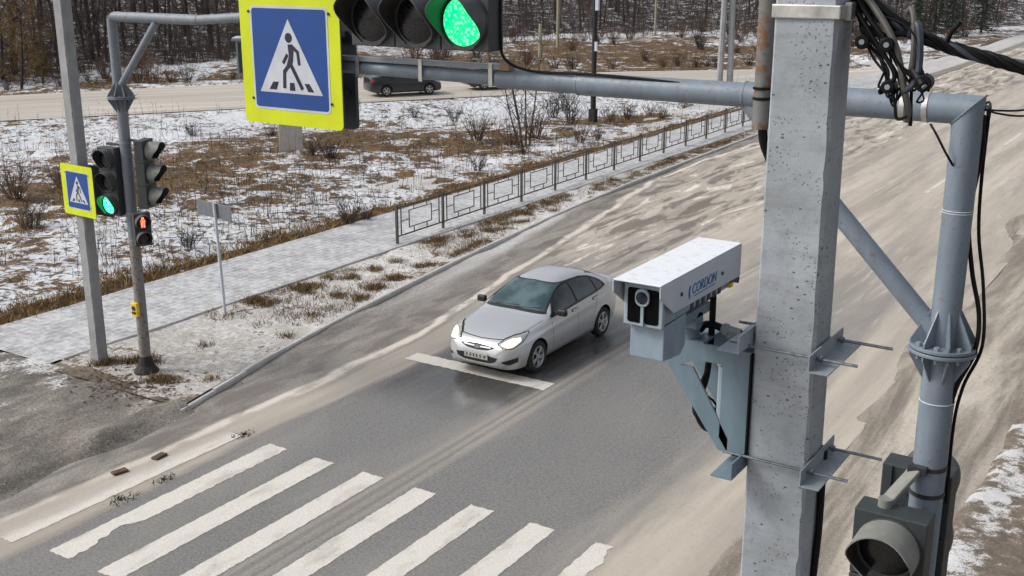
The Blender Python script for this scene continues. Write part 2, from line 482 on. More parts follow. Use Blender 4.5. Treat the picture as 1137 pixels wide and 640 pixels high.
def m_mud(name, a, b, snow=.5, scale=1.0, stretch=.35, flakes=1.0):
    n = N(name); p = n.pos()
    f = n.noise(n.mapping(p, (1, stretch, 1)), 1.6 * scale, 7, .65, .5); g = n.noise(p, 14 * scale, 5, .7); h = n.noise(n.mapping(p, (1, stretch, 1)), .6 * scale, 4, .6)
    s_ = n.attr('snow')[2]
    c = n.mix(n.step(f, .35, .65), a, b)
    c = n.mix(n.step(g, .5, .68, 0, .75 * max(.35, flakes)), c, tuple(x * .45 for x in a))
    hh = n.noise(p, 45 * scale, 3, .7); c = n.mix(n.step(hh, .52, .68, 0, .45 * max(.3, flakes)), c, tuple(min(1, x * 1.9) for x in b))
    fl = n.voronoi(n.mapping(p, (1, 1, 1)), 34 * scale, 'F1', 'Color'); fr = n.xyz(fl)[0]
    c = n.mix(n.step(fr, .78, .84, 0, .35 * flakes), c, tuple(x * .4 for x in a)); c = n.mix(n.step(fr, .14, .20, .30 * flakes, 0), c, tuple(min(1, x * 1.7) for x in b))
    k = n.step(n.math('ADD', n.math('ADD', n.math('MULTIPLY', s_, 1.0), n.math('MULTIPLY', n.math('SUBTRACT', f, .5), 1.3)), n.math('MULTIPLY', n.math('SUBTRACT', g, .5), .9)), .42, .62)
    sc = n.mix(n.step(g, .3, .7), (.50, .49, .48), (.72, .73, .75))
    c = n.mix(n.math('MULTIPLY', k, snow), c, sc)
    n.bump(n.math('ADD', f, n.math('MULTIPLY', g, .5)), .6, .05)
    return n.out(c, n.step(f, .3, .7, .55, .85))
M['mud'] = m_mud('frozen_mud', (.085, .074, .062), (.215, .192, .165), .85, 1.2, .45)
M['shoulder'] = m_mud('sandy_shoulder', (.165, .140, .112), (.48, .432, .365), .25, .75, .14, 0.0)
M['rverge'] = m_mud('leafy_snow_verge', (.10, .080, .062), (.22, .175, .13), .9, 3.4, 1.0)

def m_field():
    n = N('snowy_field'); p = n.pos()
    gr = n.attr('grass')[2]; wood = n.attr('wood')[2]
    f = n.noise(p, .9, 7, .68, .5); g = n.noise(p, 4.2, 6, .7); h = n.noise(p, 22, 4, .7)
    v = n.math('ADD', n.math('MULTIPLY', n.math('SUBTRACT', f, .5), 2.0), n.math('MULTIPLY', n.math('SUBTRACT', g, .5), 1.3))
    bare = n.step(n.math('ADD', gr, v), .44, .56)
    earth = n.mix(n.step(g, .35, .65), (.030, .019, .012), (.185, .098, .030))
    earth = n.mix(n.step(h, .5, .72, 0, .7), earth, (.31, .19, .06))
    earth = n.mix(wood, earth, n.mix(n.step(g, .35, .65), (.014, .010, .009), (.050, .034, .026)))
    snow = n.mix(n.step(h, .3, .7), (.62, .645, .69), (.78, .80, .83))
    snow = n.mix(n.step(g, .35, .6, .4, 0), snow, (.45, .44, .44))
    cl = n.noise(n.mapping(p, (1, 1, 1), loc=(31, 7, 0)), 3.4, 5, .72, .8); cl2 = n.noise(p, .35, 3, .5)
    clod = n.math('MULTIPLY', n.step(cl, .53, .57), n.step(cl2, .36, .50))
    c = n.mix(bare, snow, earth)
    c = n.mix(n.math('MULTIPLY', clod, .9), c, n.mix(n.step(h, .4, .6), (.018, .014, .012), (.075, .052, .036)))
    n.bump(n.math('ADD', n.math('ADD', n.math('MULTIPLY', g, .7), n.math('MULTIPLY', h, .4)), n.math('MULTIPLY', clod, .5)), .9, .09)
    return n.out(c, .8)
M['field'] = m_field()

def m_verge():
    n = N('snowy_verge'); p = n.pos()
    gr = n.attr('grass')[2]
    f = n.noise(p, 2.2, 6, .65, .4); g = n.noise(p, 9, 6, .7); h = n.noise(p, 40, 3, .7)
    bare = n.step(n.math('ADD', gr, n.math('ADD', n.math('MULTIPLY', n.math('SUBTRACT', f, .5), 1.4), n.math('MULTIPLY', n.math('SUBTRACT', g, .5), 1.2))), .45, .62)
    earth = n.mix(n.step(g, .35, .65), (.06, .045, .033), (.19, .145, .095))
    snow = n.mix(n.step(h, .3, .7), (.56, .555, .55), (.75, .75, .75))
    Yv = n.xyz(p)[1]; crumbs = n.noise(p, 17, 5, .75)
    snow = n.mix(n.step(f, .38, .62, .7, 0), snow, (.38, .345, .31))
    snow = n.mix(n.math('MULTIPLY', n.step(Yv, 15, 18, 1, 0), n.step(g, .38, .60, .15, .75)), snow, (.30, .27, .235))
    cc = n.mix(bare, snow, earth); cc = n.mix(n.step(crumbs, .57, .64, 0, .85), cc, (.075, .05, .03))
    n.bump(n.math('ADD', g, n.math('MULTIPLY', h, .3)), .6, .05)
    return n.out(cc, .8)
M['verge'] = m_verge()

def m_walk():
    n = N('snow_dusted_paving'); p = n.pos()
    br = n.new('ShaderNodeTexBrick'); n.put(br.inputs['Vector'], n.mapping(p, (1, 1, 1), rot=(0, 0, PI / 2)))
    br.inputs['Scale'].default_value = 1.0; br.inputs['Mortar Size'].default_value = .018
    br.inputs['Brick Width'].default_value = .40; br.inputs['Row Height'].default_value = .20
    br.inputs['Color1'].default_value = (.26, .26, .262, 1); br.inputs['Color2'].default_value = (.33, .33, .333, 1); br.inputs['Mortar'].default_value = (.45, .46, .475, 1)
    f = n.noise(p, 1.4, 6, .65, .4); g = n.noise(p, 7, 6, .7)
    snow = n.mix(n.step(g, .3, .7), (.52, .525, .535), (.68, .69, .70))
    k = n.step(n.math('ADD', n.math('MULTIPLY', f, 1.0), n.math('MULTIPLY', g, 1.3)), .98, 1.30)
    sl = n.noise(n.mapping(p, (1, .5, 1)), 5, 6, .7, .6)
    n.bump(g, .4, .02)
    c = n.mix(n.math('MULTIPLY', k, .62), br.outputs['Color'], snow)
    c = n.mix(n.step(sl, .52, .66, 0, .5), c, (.30, .295, .29))
    return n.out(c, n.step(g, .3, .7, .45, .75))
M['walk'] = m_walk()

def m_paint():
    n = N('worn_road_paint'); p = n.pos(); X, Y, Z = n.xyz(p)
    f = n.noise(n.mapping(p, (1, .35, 1)), 3.0, 6, .65, .3); g = n.noise(p, 45, 4, .7)
    c = n.mix(n.step(g, .3, .7), (.52, .49, .44), (.70, .67, .62))
    dirt = n.math('MULTIPLY', n.step(f, .48, .72), .6)
    dirt = n.math('MAXIMUM', dirt, n.step(n.math('ADD', X, n.math('MULTIPLY', n.math('SUBTRACT', f, .5), .5)), -13.50, -13.20, .75, 0))
    c = n.mix(dirt, c, (.33, .30, .26))
    hole = n.math('MULTIPLY', n.step(n.noise(p, 16, 5, .7), .62, .68), n.step(f, .40, .6))
    c = n.mix(n.math('MULTIPLY', hole, .8), c, (.15, .145, .135))
    n.bump(g, .25, .006)
    return n.out(c, .55)
M['paint'] = m_paint()

def m_siderd():
    n = N('sandy_side_road'); p = n.pos()
    q = n.mapping(p, (1, 1, 1), rot=(0, 0, R(33)))
    f = n.noise(n.mapping(q, (1, .04, 1)), 1.2, 6, .6, .2); g = n.noise(p, 6, 5, .65)
    c = n.mix(n.step(f, .3, .7), (.34, .305, .262), (.54, .495, .435))
    c = n.mix(n.step(f, .62, .72, 0, .6), c, (.68, .67, .66))
    c = n.mix(n.step(g, .5, .8, 0, .3), c, (.22, .19, .16))
    return n.out(c, .6)
M['siderd'] = m_siderd()

def m_blades():
    n = N('dead_grass_blades'); a = n.attr('tint')[0]
    return n.out(a, .8)
M['blades'] = m_blades()

def m_bark(name, a, b):
    n = N(name); co = n.obj(); f = n.noise(n.mapping(co, (1, 1, .3)), 9, 5, .65); r = n.rnd()
    c = n.mix(n.step(f, .35, .65), a, b)
    c = n.mix(n.math('MULTIPLY', r, .5), c, tuple(x * .5 for x in a))
    n.bump(f, .4, .02)
    return n.out(c, .9)
M['bark'] = m_bark('grey_brown_bark', (.036, .029, .025), (.095, .078, .065))
M['bark2'] = m_bark('birch_bark', (.30, .29, .27), (.10, .09, .08))
M['twig'] = m_bark('brown_twigs', (.060, .042, .036), (.115, .082, .068))
M['twig_red'] = m_bark('red_brown_twigs', (.085, .048, .030), (.15, .085, .05))
M['twig_dark'] = m_bark('dark_twigs', (.024, .019, .018), (.06, .045, .038))
M['twig_yellow'] = m_bark('ochre_twigs', (.17, .10, .035), (.26, .165, .06))
M['needle'] = m_bark('dark_needles', (.015, .03, .018), (.035, .055, .03))

# ---- car materials
def m_carpaint(name, col, metal=.75, dirt=.45):
    n = N(name); f = n.noise(n.obj(), 400, 2); d = n.noise(n.obj(), 3.0, 6, .65)
    Z = n.xyz(n.obj())[2]
    c = n.mix(f, tuple(x * .9 for x in col), tuple(min(1, x * 1.08) for x in col))
    road_dirt = n.math('MULTIPLY', n.step(n.math('ADD', Z, n.math('MULTIPLY', n.math('SUBTRACT', d, .5), .5)), .22, .62, 1, 0), dirt)
    c = n.mix(road_dirt, c, (.20, .175, .15))
    n.out(c, n.math('ADD', n.math('MULTIPLY', road_dirt, .35), .30), n.math('MULTIPLY', n.math('SUBTRACT', 1.0, road_dirt), metal), coat=.6)
    return n.m
M['silver'] = m_carpaint('silver_car_paint', (.60, .612, .63), .55)
M['darkcar'] = m_carpaint('dark_blue_car_paint', (.006, .008, .012), .1, .12)
M['blackcar'] = m_carpaint('black_car_paint', (.006, .006, .008), .1, .10)
def m_glass(name, a, b):
    n = N(name); f = n.noise(n.obj(), 2.2, 3, .5)
    return n.out(n.mix(n.step(f, .35, .65), a, b), .06, 0.0, spec=.65)
M['windscreen'] = m_glass('teal_tinted_windscreen', (.020, .050, .058), (.085, .135, .145))
M['carglass'] = m_glass('dark_car_glass', (.012, .018, .022), (.045, .055, .062))
M['tyre'] = plain('tyre_rubber', (.018, .017, .017), .8, 0, .3, 20)
M['rim'] = plain('alloy_rim', (.50, .50, .50), .35, .6, .15, 10)
M['trim'] = plain('black_trim', (.012, .012, .013), .5)
M['chrome'] = plain('chrome', (.55, .56, .58), .18, .9, .1, 10)
M['plate'] = plain('plate_white', (.42, .41, .39), .5, 0, .15, 20)
M['plate_text'] = plain('plate_black', (.10, .095, .09), .5)
M['headlamp'] = plain('headlamp_glass', (.45, .45, .44), .12, .3, .2, 25)
def m_emit(name, c, es):
    n = N(name); n.out((.8, .78, .7), .2); n.put(n.b.inputs['Emission Color'], c); n.b.inputs['Emission Strength'].default_value = es; return n.m
M['headlit'] = m_emit('headlamp_lit', (1.0, .74, .42), 1.15)
M['tail'] = plain('tail_lamp_red', (.30, .02, .015), .2)
M['brick'] = plain('dark_brick', (.085, .052, .030), .8, 0, .4, 18)
M['well'] = plain('wheel_well_black', (.01, .01, .01), .9)
#MARK_SETTING
# ================================================================== the setting
CY, SY = math.cos(YAW), math.sin(YAW)
def to_cam(x, y): return CY * x + SY * y, -SY * x + CY * y       # (right, forward) ground coordinates of the viewpoint
def from_cam(X, Y): return CY * X - SY * Y, SY * X + CY * Y
EDGE_T = [-1.2, -.8, -.42, -.32, -.245, -.13, .10, .178, .33, .41, .8]
EDGE_Y = [60, 68, 75.5, 84, 89, 106, 119, 122, 108, 127, 150]
def wood_edge(tn): return np.interp(tn, EDGE_T, EDGE_Y)

SR_NEAR = [(-96, -36), (-80, -11), (-49.9, 32.8), (-40.4, 47), (-31.1, 60.5), (-24, 70), (-17.5, 75.5)]
SR_FAR = [(-106, -36), (-89, -8), (-59.2, 38.7), (-53.5, 49), (-45.4, 60.3), (-35.6, 70.5), (-28, 77.5), (-22.6, 81.5)]
def resample(P, k):
    P = np.array(P, float); d = np.r_[0, np.cumsum(np.linalg.norm(np.diff(P, axis=0), axis=1))]
    s = np.linspace(0, d[-1], k); return np.stack([np.interp(s, d, P[:, 0]), np.interp(s, d, P[:, 1])], 1)
A_ = resample(SR_NEAR, 160); B_ = resample(SR_FAR, 160)
SR_POLY = np.array(SR_NEAR + SR_FAR[::-1], float)
def poly_dist(x, y, poly=SR_POLY):
    """signed distance: negative inside"""
    x = np.asarray(x, float); y = np.asarray(y, float)
    best = np.full(x.shape, 1e9); inside = np.zeros(x.shape, bool); k = len(poly)
    for i in range(k):
        (x0, y0), (x1, y1) = poly[i], poly[(i + 1) % k]
        dx, dy = x1 - x0, y1 - y0; t = np.clip(((x - x0) * dx + (y - y0) * dy) / (dx * dx + dy * dy), 0, 1)
        best = np.minimum(best, np.hypot(x - x0 - t * dx, y - y0 - t * dy))
        if y0 != y1: inside ^= ((y0 > y) != (y1 > y)) & (x < (x1 - x0) * (y - y0) / (y1 - y0) + x0)
    return np.where(inside, -best, best)
def main_left(y): return np.interp(y, [-60, 74, 79.9, 85.7, 95.8, 130, 400], [-18.4, -18.4, -23.1, -21.8, -20.3, -20.5, -20.5])

# ---- base sheet to the horizon
g = 2500.0
np_mesh('ground', np.array([(-g, -g, -1.2), (g, -g, -1.2), (g, g, -1.2), (-g, g, -1.2)], float), np.array([[0, 1, 2, 3]]), M['field'],
        {'grass': np.full(4, .7), 'wood': np.full(4, .8)})['kind'] = 'structure'

# ---- main road
def z_road(x, y):
    k = .012 * np.sin(x * .4)  * 0
    gut = smooth01((-(x + .045 * y) - 13.9) / .7)
    rut = (NZ.fbm(x * 1.6, y * .22, 4) - .5) * .16 + (NZ2.fbm(x * 3, y * .8, 3) - .5) * .07
    lane = smooth01((-13.75 - x) / .5)
    z = lane * gut * (rut + .02)
    far = smooth01((y - 24) / 10) * smooth01((-12.6 - x) / 1.2)
    z = z + far * (NZ.fbm(x * 1.3 + 5, y * .2, 4) - .45) * .20
    cen = np.exp(-((x + 9.9) / .11) ** 2) * .018 * (NZ(x * 2, y * .5) + .2) * smooth01((x + 10.16) / .05) * smooth01((-9.6 - x) / .05)
    return z + cen
rx = np.r_[np.arange(-24.4, -13.2, .16), np.arange(-13.2, -10.3, .3), np.arange(-10.3, -9.4, .06), np.arange(-9.4, -4.6, .3)]
ry = np.r_[np.arange(-40, 6, 2.0), np.arange(6, 60, .25), np.arange(60, 110, .6), np.arange(110, 420, 8)]
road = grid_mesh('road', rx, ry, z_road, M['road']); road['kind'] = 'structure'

# painted markings: each stripe a piece of the road
def stripe_mesh(x0, x1, y0, y1, seed, inset=None, wear=.02):
    rr = np.random.default_rng(seed); ny = max(8, int(abs(y1 - y0) / .06)); nx = 8
    if abs(x1 - x0) > abs(y1 - y0): nx, ny = max(8, int(abs(x1 - x0) / .06)), 8
    xs = np.linspace(x0, x1, nx + 1); ys = np.linspace(y0, y1, ny + 1)
    V = []; F = []
    for i, xx in enumerate(xs):
        for j, yy in enumerate(ys):
            jx = (rr.random() - .5) * wear * (1 if i in (0, nx) else 0); jy = (rr.random() - .5) * wear * 1.5 * (1 if j in (0, ny) else 0)
            xv = x0 + (xx - x0) * (x1 - x0 - inset(yy)) / (x1 - x0) if inset else xx
            V.append((xv + jx, yy + jy, .005))
    for i in range(nx):
        for j in range(ny):
            cx, cy = (xs[i] + xs[i + 1]) / 2, (ys[j] + ys[j + 1]) / 2
            a = i * (ny + 1) + j; F.append((a, a + ny + 1, a + ny + 2, a + 1))
    m = MB(); m.v = V; m.f = F
    return m
for k, x0 in enumerate([-13.53, -12.53, -11.55, -10.57, -9.58, -8.57, -7.56, -6.52]):
    inset = None
    if k == 1: inset = lambda y: .17 * math.exp(-((y - 9.1) / .22) ** 2) + .07 * math.exp(-((y - 8.75) / .12) ** 2) + .012 * math.sin(y * 31)
    if k == 7: inset = lambda y: .13 + .05 * math.sin(y * 3.1) + .025 * math.sin(y * 11) + .012 * math.sin(y * 29)
    stripe_mesh(x0, x0 + .40, 8.18 if k else 8.05, 12.30, 40 + k, inset).build('crosswalk_stripe', M['paint'], road)
stripe_mesh(-13.18, -9.88, 16.72, 17.12, 60).build('stop_line', M['paint'], road)
for y0, y1, xx in ((39, 45, -8.6), (51, 55, -8.3)):
    stripe_mesh(xx - .07, xx + .07, y0, y1, int(y0)).build('lane_dash', M['paint'], road)

# ---- side road
k = 12
V = []; 
for i in range(160):
    for j in range(k + 1):
        t = j / k; q = A_[i] * (1 - t) + B_[i] * t
        V.append((q[0], q[1], .02 + .03 * float(NZ(q[0] * .8, q[1] * .8)) * math.sin(PI * t)))
I = np.arange(160 * (k + 1)).reshape(160, k + 1)
F = np.stack([I[:-1, :-1], I[1:, :-1], I[1:, 1:], I[:-1, 1:]], -1).reshape(-1, 4)
np_mesh('side_road', np.array(V), F, M['siderd'])['kind'] = 'structure'

# ---- snowy field and wood floor (left of the road)
def field_grass(x, y):
    Xc, Yc = to_cam(x, y); tn = Xc / np.maximum(Yc, 1.0); e = wood_edge(tn)
    sd = poly_dist(x, y)
    v = .345 + .85 * (NZ.fbm(x * .16, y * .16, 4) - .5)
    band = np.exp(-((x + 33) / 5.0) ** 2) * smooth01((50 - y) / 14)
    v = v + .30 * band
    v = v + .32 * np.exp(-((x + 26.0) / 3.0) ** 2) * smooth01((y - 33) / 5) * smooth01((58 - y) / 8)
    v = v + .55 * smooth01((x + 22.3) / .5) * smooth01((74 - y) / 4)
    bank = smooth01((9 - sd) / 4) * (Yc < e - 12) * (x < -24)
    beyond = (sd > 0) & (Yc > 60) & (poly_dist(x + 2.6, y - 1.7) < sd)          # strip between side road and wood
    v = np.where(beyond, .60 + .9 * (NZ2.fbm(x * .2, y * .2, 4) - .5), v - .08 * bank)
    path = np.exp(-((Yc - (e - 4.0)) / 2.2) ** 2)
    v = np.where(beyond, v - .5 * path, v)
    v = np.where(Yc > e - 1, .62, v)
    return np.clip(v, -.2, 1.1)
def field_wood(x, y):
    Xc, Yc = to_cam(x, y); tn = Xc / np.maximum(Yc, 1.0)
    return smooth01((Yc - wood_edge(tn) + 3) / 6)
def z_field(x, y):
    Xc, Yc = to_cam(x, y); tn = Xc / np.maximum(Yc, 1.0); e = wood_edge(tn)
    sd = poly_dist(x, y)
    z = .10 + (NZ.fbm(x * .35, y * .35, 4) - .5) * .34 + (NZ2.fbm(x * 1.3, y * 1.3, 3) - .5) * .16
    ditch = np.exp(-((sd - 6.5) / 3.0) ** 2) * .45
    z = z - ditch
    z = z + smooth01((Yc - e) / 70) * 7.0
    z = np.where(sd < .3, -.10, z * smooth01((sd - .3) / 1.2) + .03 * (1 - smooth01((sd - .3) / 1.2)))
    z = np.where(x > -22.2, np.where(y < 75, .09 + (z - .09) * np.clip((-21.45 - x) / .75, 0, 1), z), z)
    edge = main_left(y); z = np.where((y >= 75), z * smooth01((edge - x) / 1.5) + .03 * (1 - smooth01((edge - x) / 1.5)), z)
    return z
fx = np.r_[np.arange(-190, -90, 4.0), np.arange(-90, -60, 1.0), np.arange(-60, -21.45, .28), [-21.45, -21.0, -20.6, -20.2]]
fy = np.r_[np.arange(-60, 4, 2.0), np.arange(4, 76, .3), np.arange(76, 140, .7), np.arange(140, 320, 4.0)]
grid_mesh('snow_field', fx, fy, z_field, M['field'], {'grass': field_grass, 'wood': field_wood},
          keep=lambda x, y: np.where(y < 76, x < -21.45, x < main_left(y) + .1))['kind'] = 'structure'

# ---- verge, sidewalk, muddy approach on the left kerb side
KERB_Y = np.array([12.39, 13.44, 15.24, 17.16, 20.25, 22.84, 25.82, 28.15, 30.57, 35.0, 40.3, 48.2, 56, 75])
KERB_X = np.array([-14.71, -14.95, -15.35, -15.66, -16.12, -16.45, -16.76, -16.98, -17.2, -17.48, -17.65, -17.86, -18.0, -18.1])
def kerb_x(y): return np.interp(y, KERB_Y, KERB_X)
def strip(name, ys, xl, xr, nx, zf, mat, attr):
    t = np.linspace(0, 1, nx); Y, T = np.meshgrid(ys, t, indexing='ij')
    X = xl(Y) * (1 - T) + xr(Y) * T
    Z = zf(X, Y); I = np.arange(X.size).reshape(X.shape)
    F = np.stack([I[:-1, :-1], I[:-1, 1:], I[1:, 1:], I[1:, :-1]], -1).reshape(-1, 4)
    o = np_mesh(name, np.stack([X.ravel(), Y.ravel(), Z.ravel()], 1), F, mat, {kk: fn(X, Y).ravel() for kk, fn in attr.items()})
    o['kind'] = 'structure'; return o
def verge_grass(x, y):
    v = .38 + .9 * (NZ2.fbm(x * .5, y * .4, 4) - .5)
    v = v + .10 * smooth01((y - 16.5) / 3)
    v = v - .18 * smooth01((17 - y) / 2) * smooth01((y - 13.6) / .8) + .55 * smooth01((13.5 - y + 1.2 * (NZ(x * 1.5, y * 1.5) - .5)) / .7)
    return np.clip(v, 0, 1)
def z_verge(x, y): return .09 + (NZ.fbm(x * 1.2, y * 1.2, 3) - .5) * .06
strip('verge', np.arange(12.45, 75, .25), lambda y: np.full_like(y, -18.50), lambda y: kerb_x(y) - .04, 22, z_verge, M['verge'], {'grass': verge_grass})
def z_walk(x, y): return .105 + (NZ.fbm(x * 1.5, y * 1.5, 3) - .5) * .012
strip('sidewalk', np.arange(12.6, 76.2, .4), lambda y: np.full_like(y, -21.45), lambda y: np.full_like(y, -18.58), 14, z_walk, M['walk'], {})
def z_app(x, y):
    b = .10 + (NZ.fbm(x * .9, y * .7, 4) - .5) * .18 + (NZ2.fbm(x * 3.1, y * 2.6, 3) - .5) * .07
    edge = smooth01((-14.15 - .06 * (y - 9) + (NZ(y * .9, x * 0) - .5) * .5 - x) / 1.1)
    ridge = np.exp(-((x + 14.75 + .04 * (y - 9)) / .28) ** 2) * .10 * (.4 + NZ(y * 1.1, x))
    return -.05 + edge * (b * .8 + .05) + ridge
def app_snow(x, y):
    v = .20 + .7 * (NZ2.fbm(x * .5, y * .5, 4) - .5)
    v = v + .62 * np.exp(-((x + 16.6) / 1.3) ** 2 - ((y - 8.2) / 1.9) ** 2)
    v = v + .35 * smooth01((-18.2 - x) / .6) + .35 * np.exp(-((x + 17.9) / .8) ** 2 - ((y - 12.2) / .6) ** 2)
    return np.clip(v, 0, 1)
strip('muddy_approach', np.arange(-30, 12.75, .15), lambda y: np.full_like(y, -21.45), lambda y: np.full_like(y, -13.7), 90, z_app, M['mud'], {'snow': app_snow})

# kerb stones, one by one
def kerb_line(name, path, wid, hgt, top, L=1.0, seed=1, sink=0.0):
    root = empty(name, (path[0][0], path[0][1], 0)); root['kind'] = 'structure'
    P = resample(path, 4000); d = np.r_[0, np.cumsum(np.linalg.norm(np.diff(P, axis=0), axis=1))]
    cnt = int(d[-1] / L); me = None; rr = random.Random(seed)
    for i in range(cnt):
        x0 = np.interp(i * L, d, P[:, 0]); y0 = np.interp(i * L, d, P[:, 1]); x1 = np.interp((i + 1) * L, d, P[:, 0]); y1 = np.interp((i + 1) * L, d, P[:, 1])
        ang = math.atan2(y1 - y0, x1 - x0)
        if me is None:
            c = wid * .22
            m = MB(); m.prism([(-wid / 2, -hgt), (wid / 2, -hgt), (wid / 2, -c), (wid / 2 - c, 0), (-wid / 2 + c, 0), (-wid / 2, -c)], (-(L - .012) / 2, 0, 0), (0, 1, 0), (0, 0, 1), (L - .012, 0, 0))
            o = m.build('kerb_stone', M['kerb'], root, world=False); me = o.data
        else:
            o = bpy.data.objects.new('kerb_stone', me); COL.objects.link(o); o.parent = root
        o.location = ((x0 + x1) / 2 - path[0][0], (y0 + y1) / 2 - path[0][1], top + rr.uniform(-.008, .006) - sink * max(0, 2 - i) / 2)
        o.rotation_euler = (rr.uniform(-.02, .02), rr.uniform(-.004, .004), ang)
    return root
kerb_line('kerb', [(x, y) for x, y in zip(KERB_X, KERB_Y) if y < 60], .12, .30, .115, sink=.03)
kerb_line('sidewalk_edging', [(-18.54, 12.9), (-18.54, 74)], .09, .25, .135, seed=5)

# ---- right-hand shoulder and verge
def z_sh(x, y):
    e = smooth01((x + 5.5 + (NZ(y * .25, x * 0 + 3) - .5) * .9) / .6)
    rut = (NZ.fbm(x * 1.5, y * .25, 4) - .5) * .16
    return -.04 + e * (.06 + rut)
strip('muddy_shoulder', np.arange(-30, 120, .35), lambda y: np.full_like(y, -6.0), lambda y: np.full_like(y, -2.3), 26, z_sh, M['shoulder'], {'snow': lambda x, y: np.clip(.9 * (NZ2.fbm(x * .6, y * .3, 3) - .5) + .1, 0, 1)})
def z_rv(x, y): return .10 + (NZ.fbm(x * 1.0, y * 1.0, 4) - .5) * .16 - .16 * (1 - smooth01((x + 2.65 + (NZ(y * .5, x * 0) - .5) * .12) / .25))
def rv_snow(x, y):
    v = .42 * np.exp(-((x + 2.2) / .40) ** 2) + .19 + 1.1 * (NZ2.fbm(x * 1.6, y * 1.6, 4) - .5) - .12 * smooth01((x + 1.6) / .5)
    return np.clip(v, 0, 1)
rvx = np.r_[np.arange(-2.75, 3, .12), np.arange(3, 70, 3.0)]
rvy = np.r_[np.arange(-30, 8, 1.0), np.arange(8, 28, .12), np.arange(28, 130, 1.5)]
grid_mesh('right_verge', rvx, rvy, z_rv, M['rverge'], {'snow': rv_snow})['kind'] = 'structure'

# ================================================================== vegetation
def tri_mesh(name, P0, P1, wid, tint, seed=0):
    """one thin triangle per blade: base P0, tip P1"""
    n = len(P0); a = np.random.default_rng(seed).random(n) * 2 * PI
    s = np.stack([np.cos(a), np.sin(a), np.zeros(n)], 1) * (wid / 2)[:, None]
    V = np.stack([P0 - s, P0 + s, P1], 1).reshape(-1, 3)
    return np_mesh(name, V, np.arange(3 * n).reshape(-1, 3), M['blades'], {'tint': np.repeat(tint, 3, 0)}, smooth=False)

def straw(n, seed, dark=.25):
    r = np.random.default_rng(seed); pal = np.array([(.32, .19, .055), (.22, .115, .032), (.36, .25, .10), (.12, .062, .025), (.21, .145, .045)])
    t = pal[r.integers(0, len(pal), n)] * (r.random((n, 1)) * .6 + .6)
    return np.where(r.random((n, 1)) < dark, t * .35, t)

def grass_patch(name, label_kind, clumps, h, spread, per, seed, zf, dark=.2, wid=.022):
    r = np.random.default_rng(seed); n = len(clumps); idx = np.repeat(np.arange(n), per)
    base = clumps[idx] + r.normal(0, 1, (n * per, 2)) * spread
    z = zf(base[:, 0], base[:, 1]) - .015
    P0 = np.c_[base, z]; H = (h * (r.random(n) * .7 + .5))[idx] * (r.random(n * per) * .6 + .55)
    lean = r.normal(0, .55, (n * per, 2)) * H[:, None]
    P1 = np.c_[base + lean, z + H]
    o = tri_mesh(name, P0, P1, np.full(n * per, wid) * (r.random(n * per) * .8 + .6), straw(n, seed + 1, dark)[idx], seed + 2)
    o['kind'] = 'stuff'; return o

def field_points(n, seed, y0, y1, fn, t0=-.62, t1=.32):
    r = np.random.default_rng(seed)
    tn = r.random(n) * (t1 - t0) + t0; Yc = y0 * (y1 / y0) ** r.random(n)
    x, y = from_cam(tn * Yc, Yc); ok = fn(x, y, tn, Yc, r)
    return np.stack([x[ok], y[ok]], 1)
def f_ok(x, y, tn, Yc, r):
    gv = field_grass(x, y) + (NZ2.fbm(x * 1.2, y * 1.2, 3) - .5) * .9
    return (x < -21.55) & (poly_dist(x, y) > .4) & (gv > .42 + r.random(len(x)) * .3) & (Yc < wood_edge(tn) + 1) & ((y < 74) | (x < main_left(y) - .5))
pts = field_points(34000, 21, 22, 112, f_ok)
tag(grass_patch('dead_grass', '', pts, .17, .11, 7, 22, z_field, .3), 'matted brown dead grass poking through the snowy field', 'grass')
def e_ok(x, y, tn, Yc, r): return (x < -21.5) & (x > -22.35 - .5 * (NZ(y * .6, y * 0) - .3)) & (y < 74)
pts = field_points(60000, 23, 20, 90, e_ok)[:2600]
tag(grass_patch('edge_grass', '', pts, .22, .08, 6, 24, z_field, .1), 'ochre dead grass fringe along the far edge of the sidewalk', 'grass')
def v_ok(x, y, tn, Yc, r):
    gv = verge_grass(x, y) + (NZ.fbm(x * 2.2, y * 2.2, 2) - .5) * 1.1
    return (x > -18.35) & (x < kerb_x(y) - .3) & (y > 13.0) & (y < 70) & (gv > .64 - .10 * smooth01((y - 15.5) / 3))
pts = field_points(60000, 25, 18, 70, v_ok)
cl = pts[:430]; more_ = field_points(30000, 27, 18, 60, lambda x, y, tn, Yc, r: (x > -18.4) & (x < kerb_x(y) - .2) & (y > 16.2) & (y < 60) & (NZ2.fbm(x * .9, y * .9, 3) > .50))[:420]
cl = np.concatenate([np.repeat(cl, 45, 0), np.repeat(more_, 9, 0)])
tag(grass_patch('verge_tufts', '', cl, .15, .095, 1, 26, z_verge, .5, .015), 'brown grass tufts growing through snow between kerb and sidewalk', 'grass')
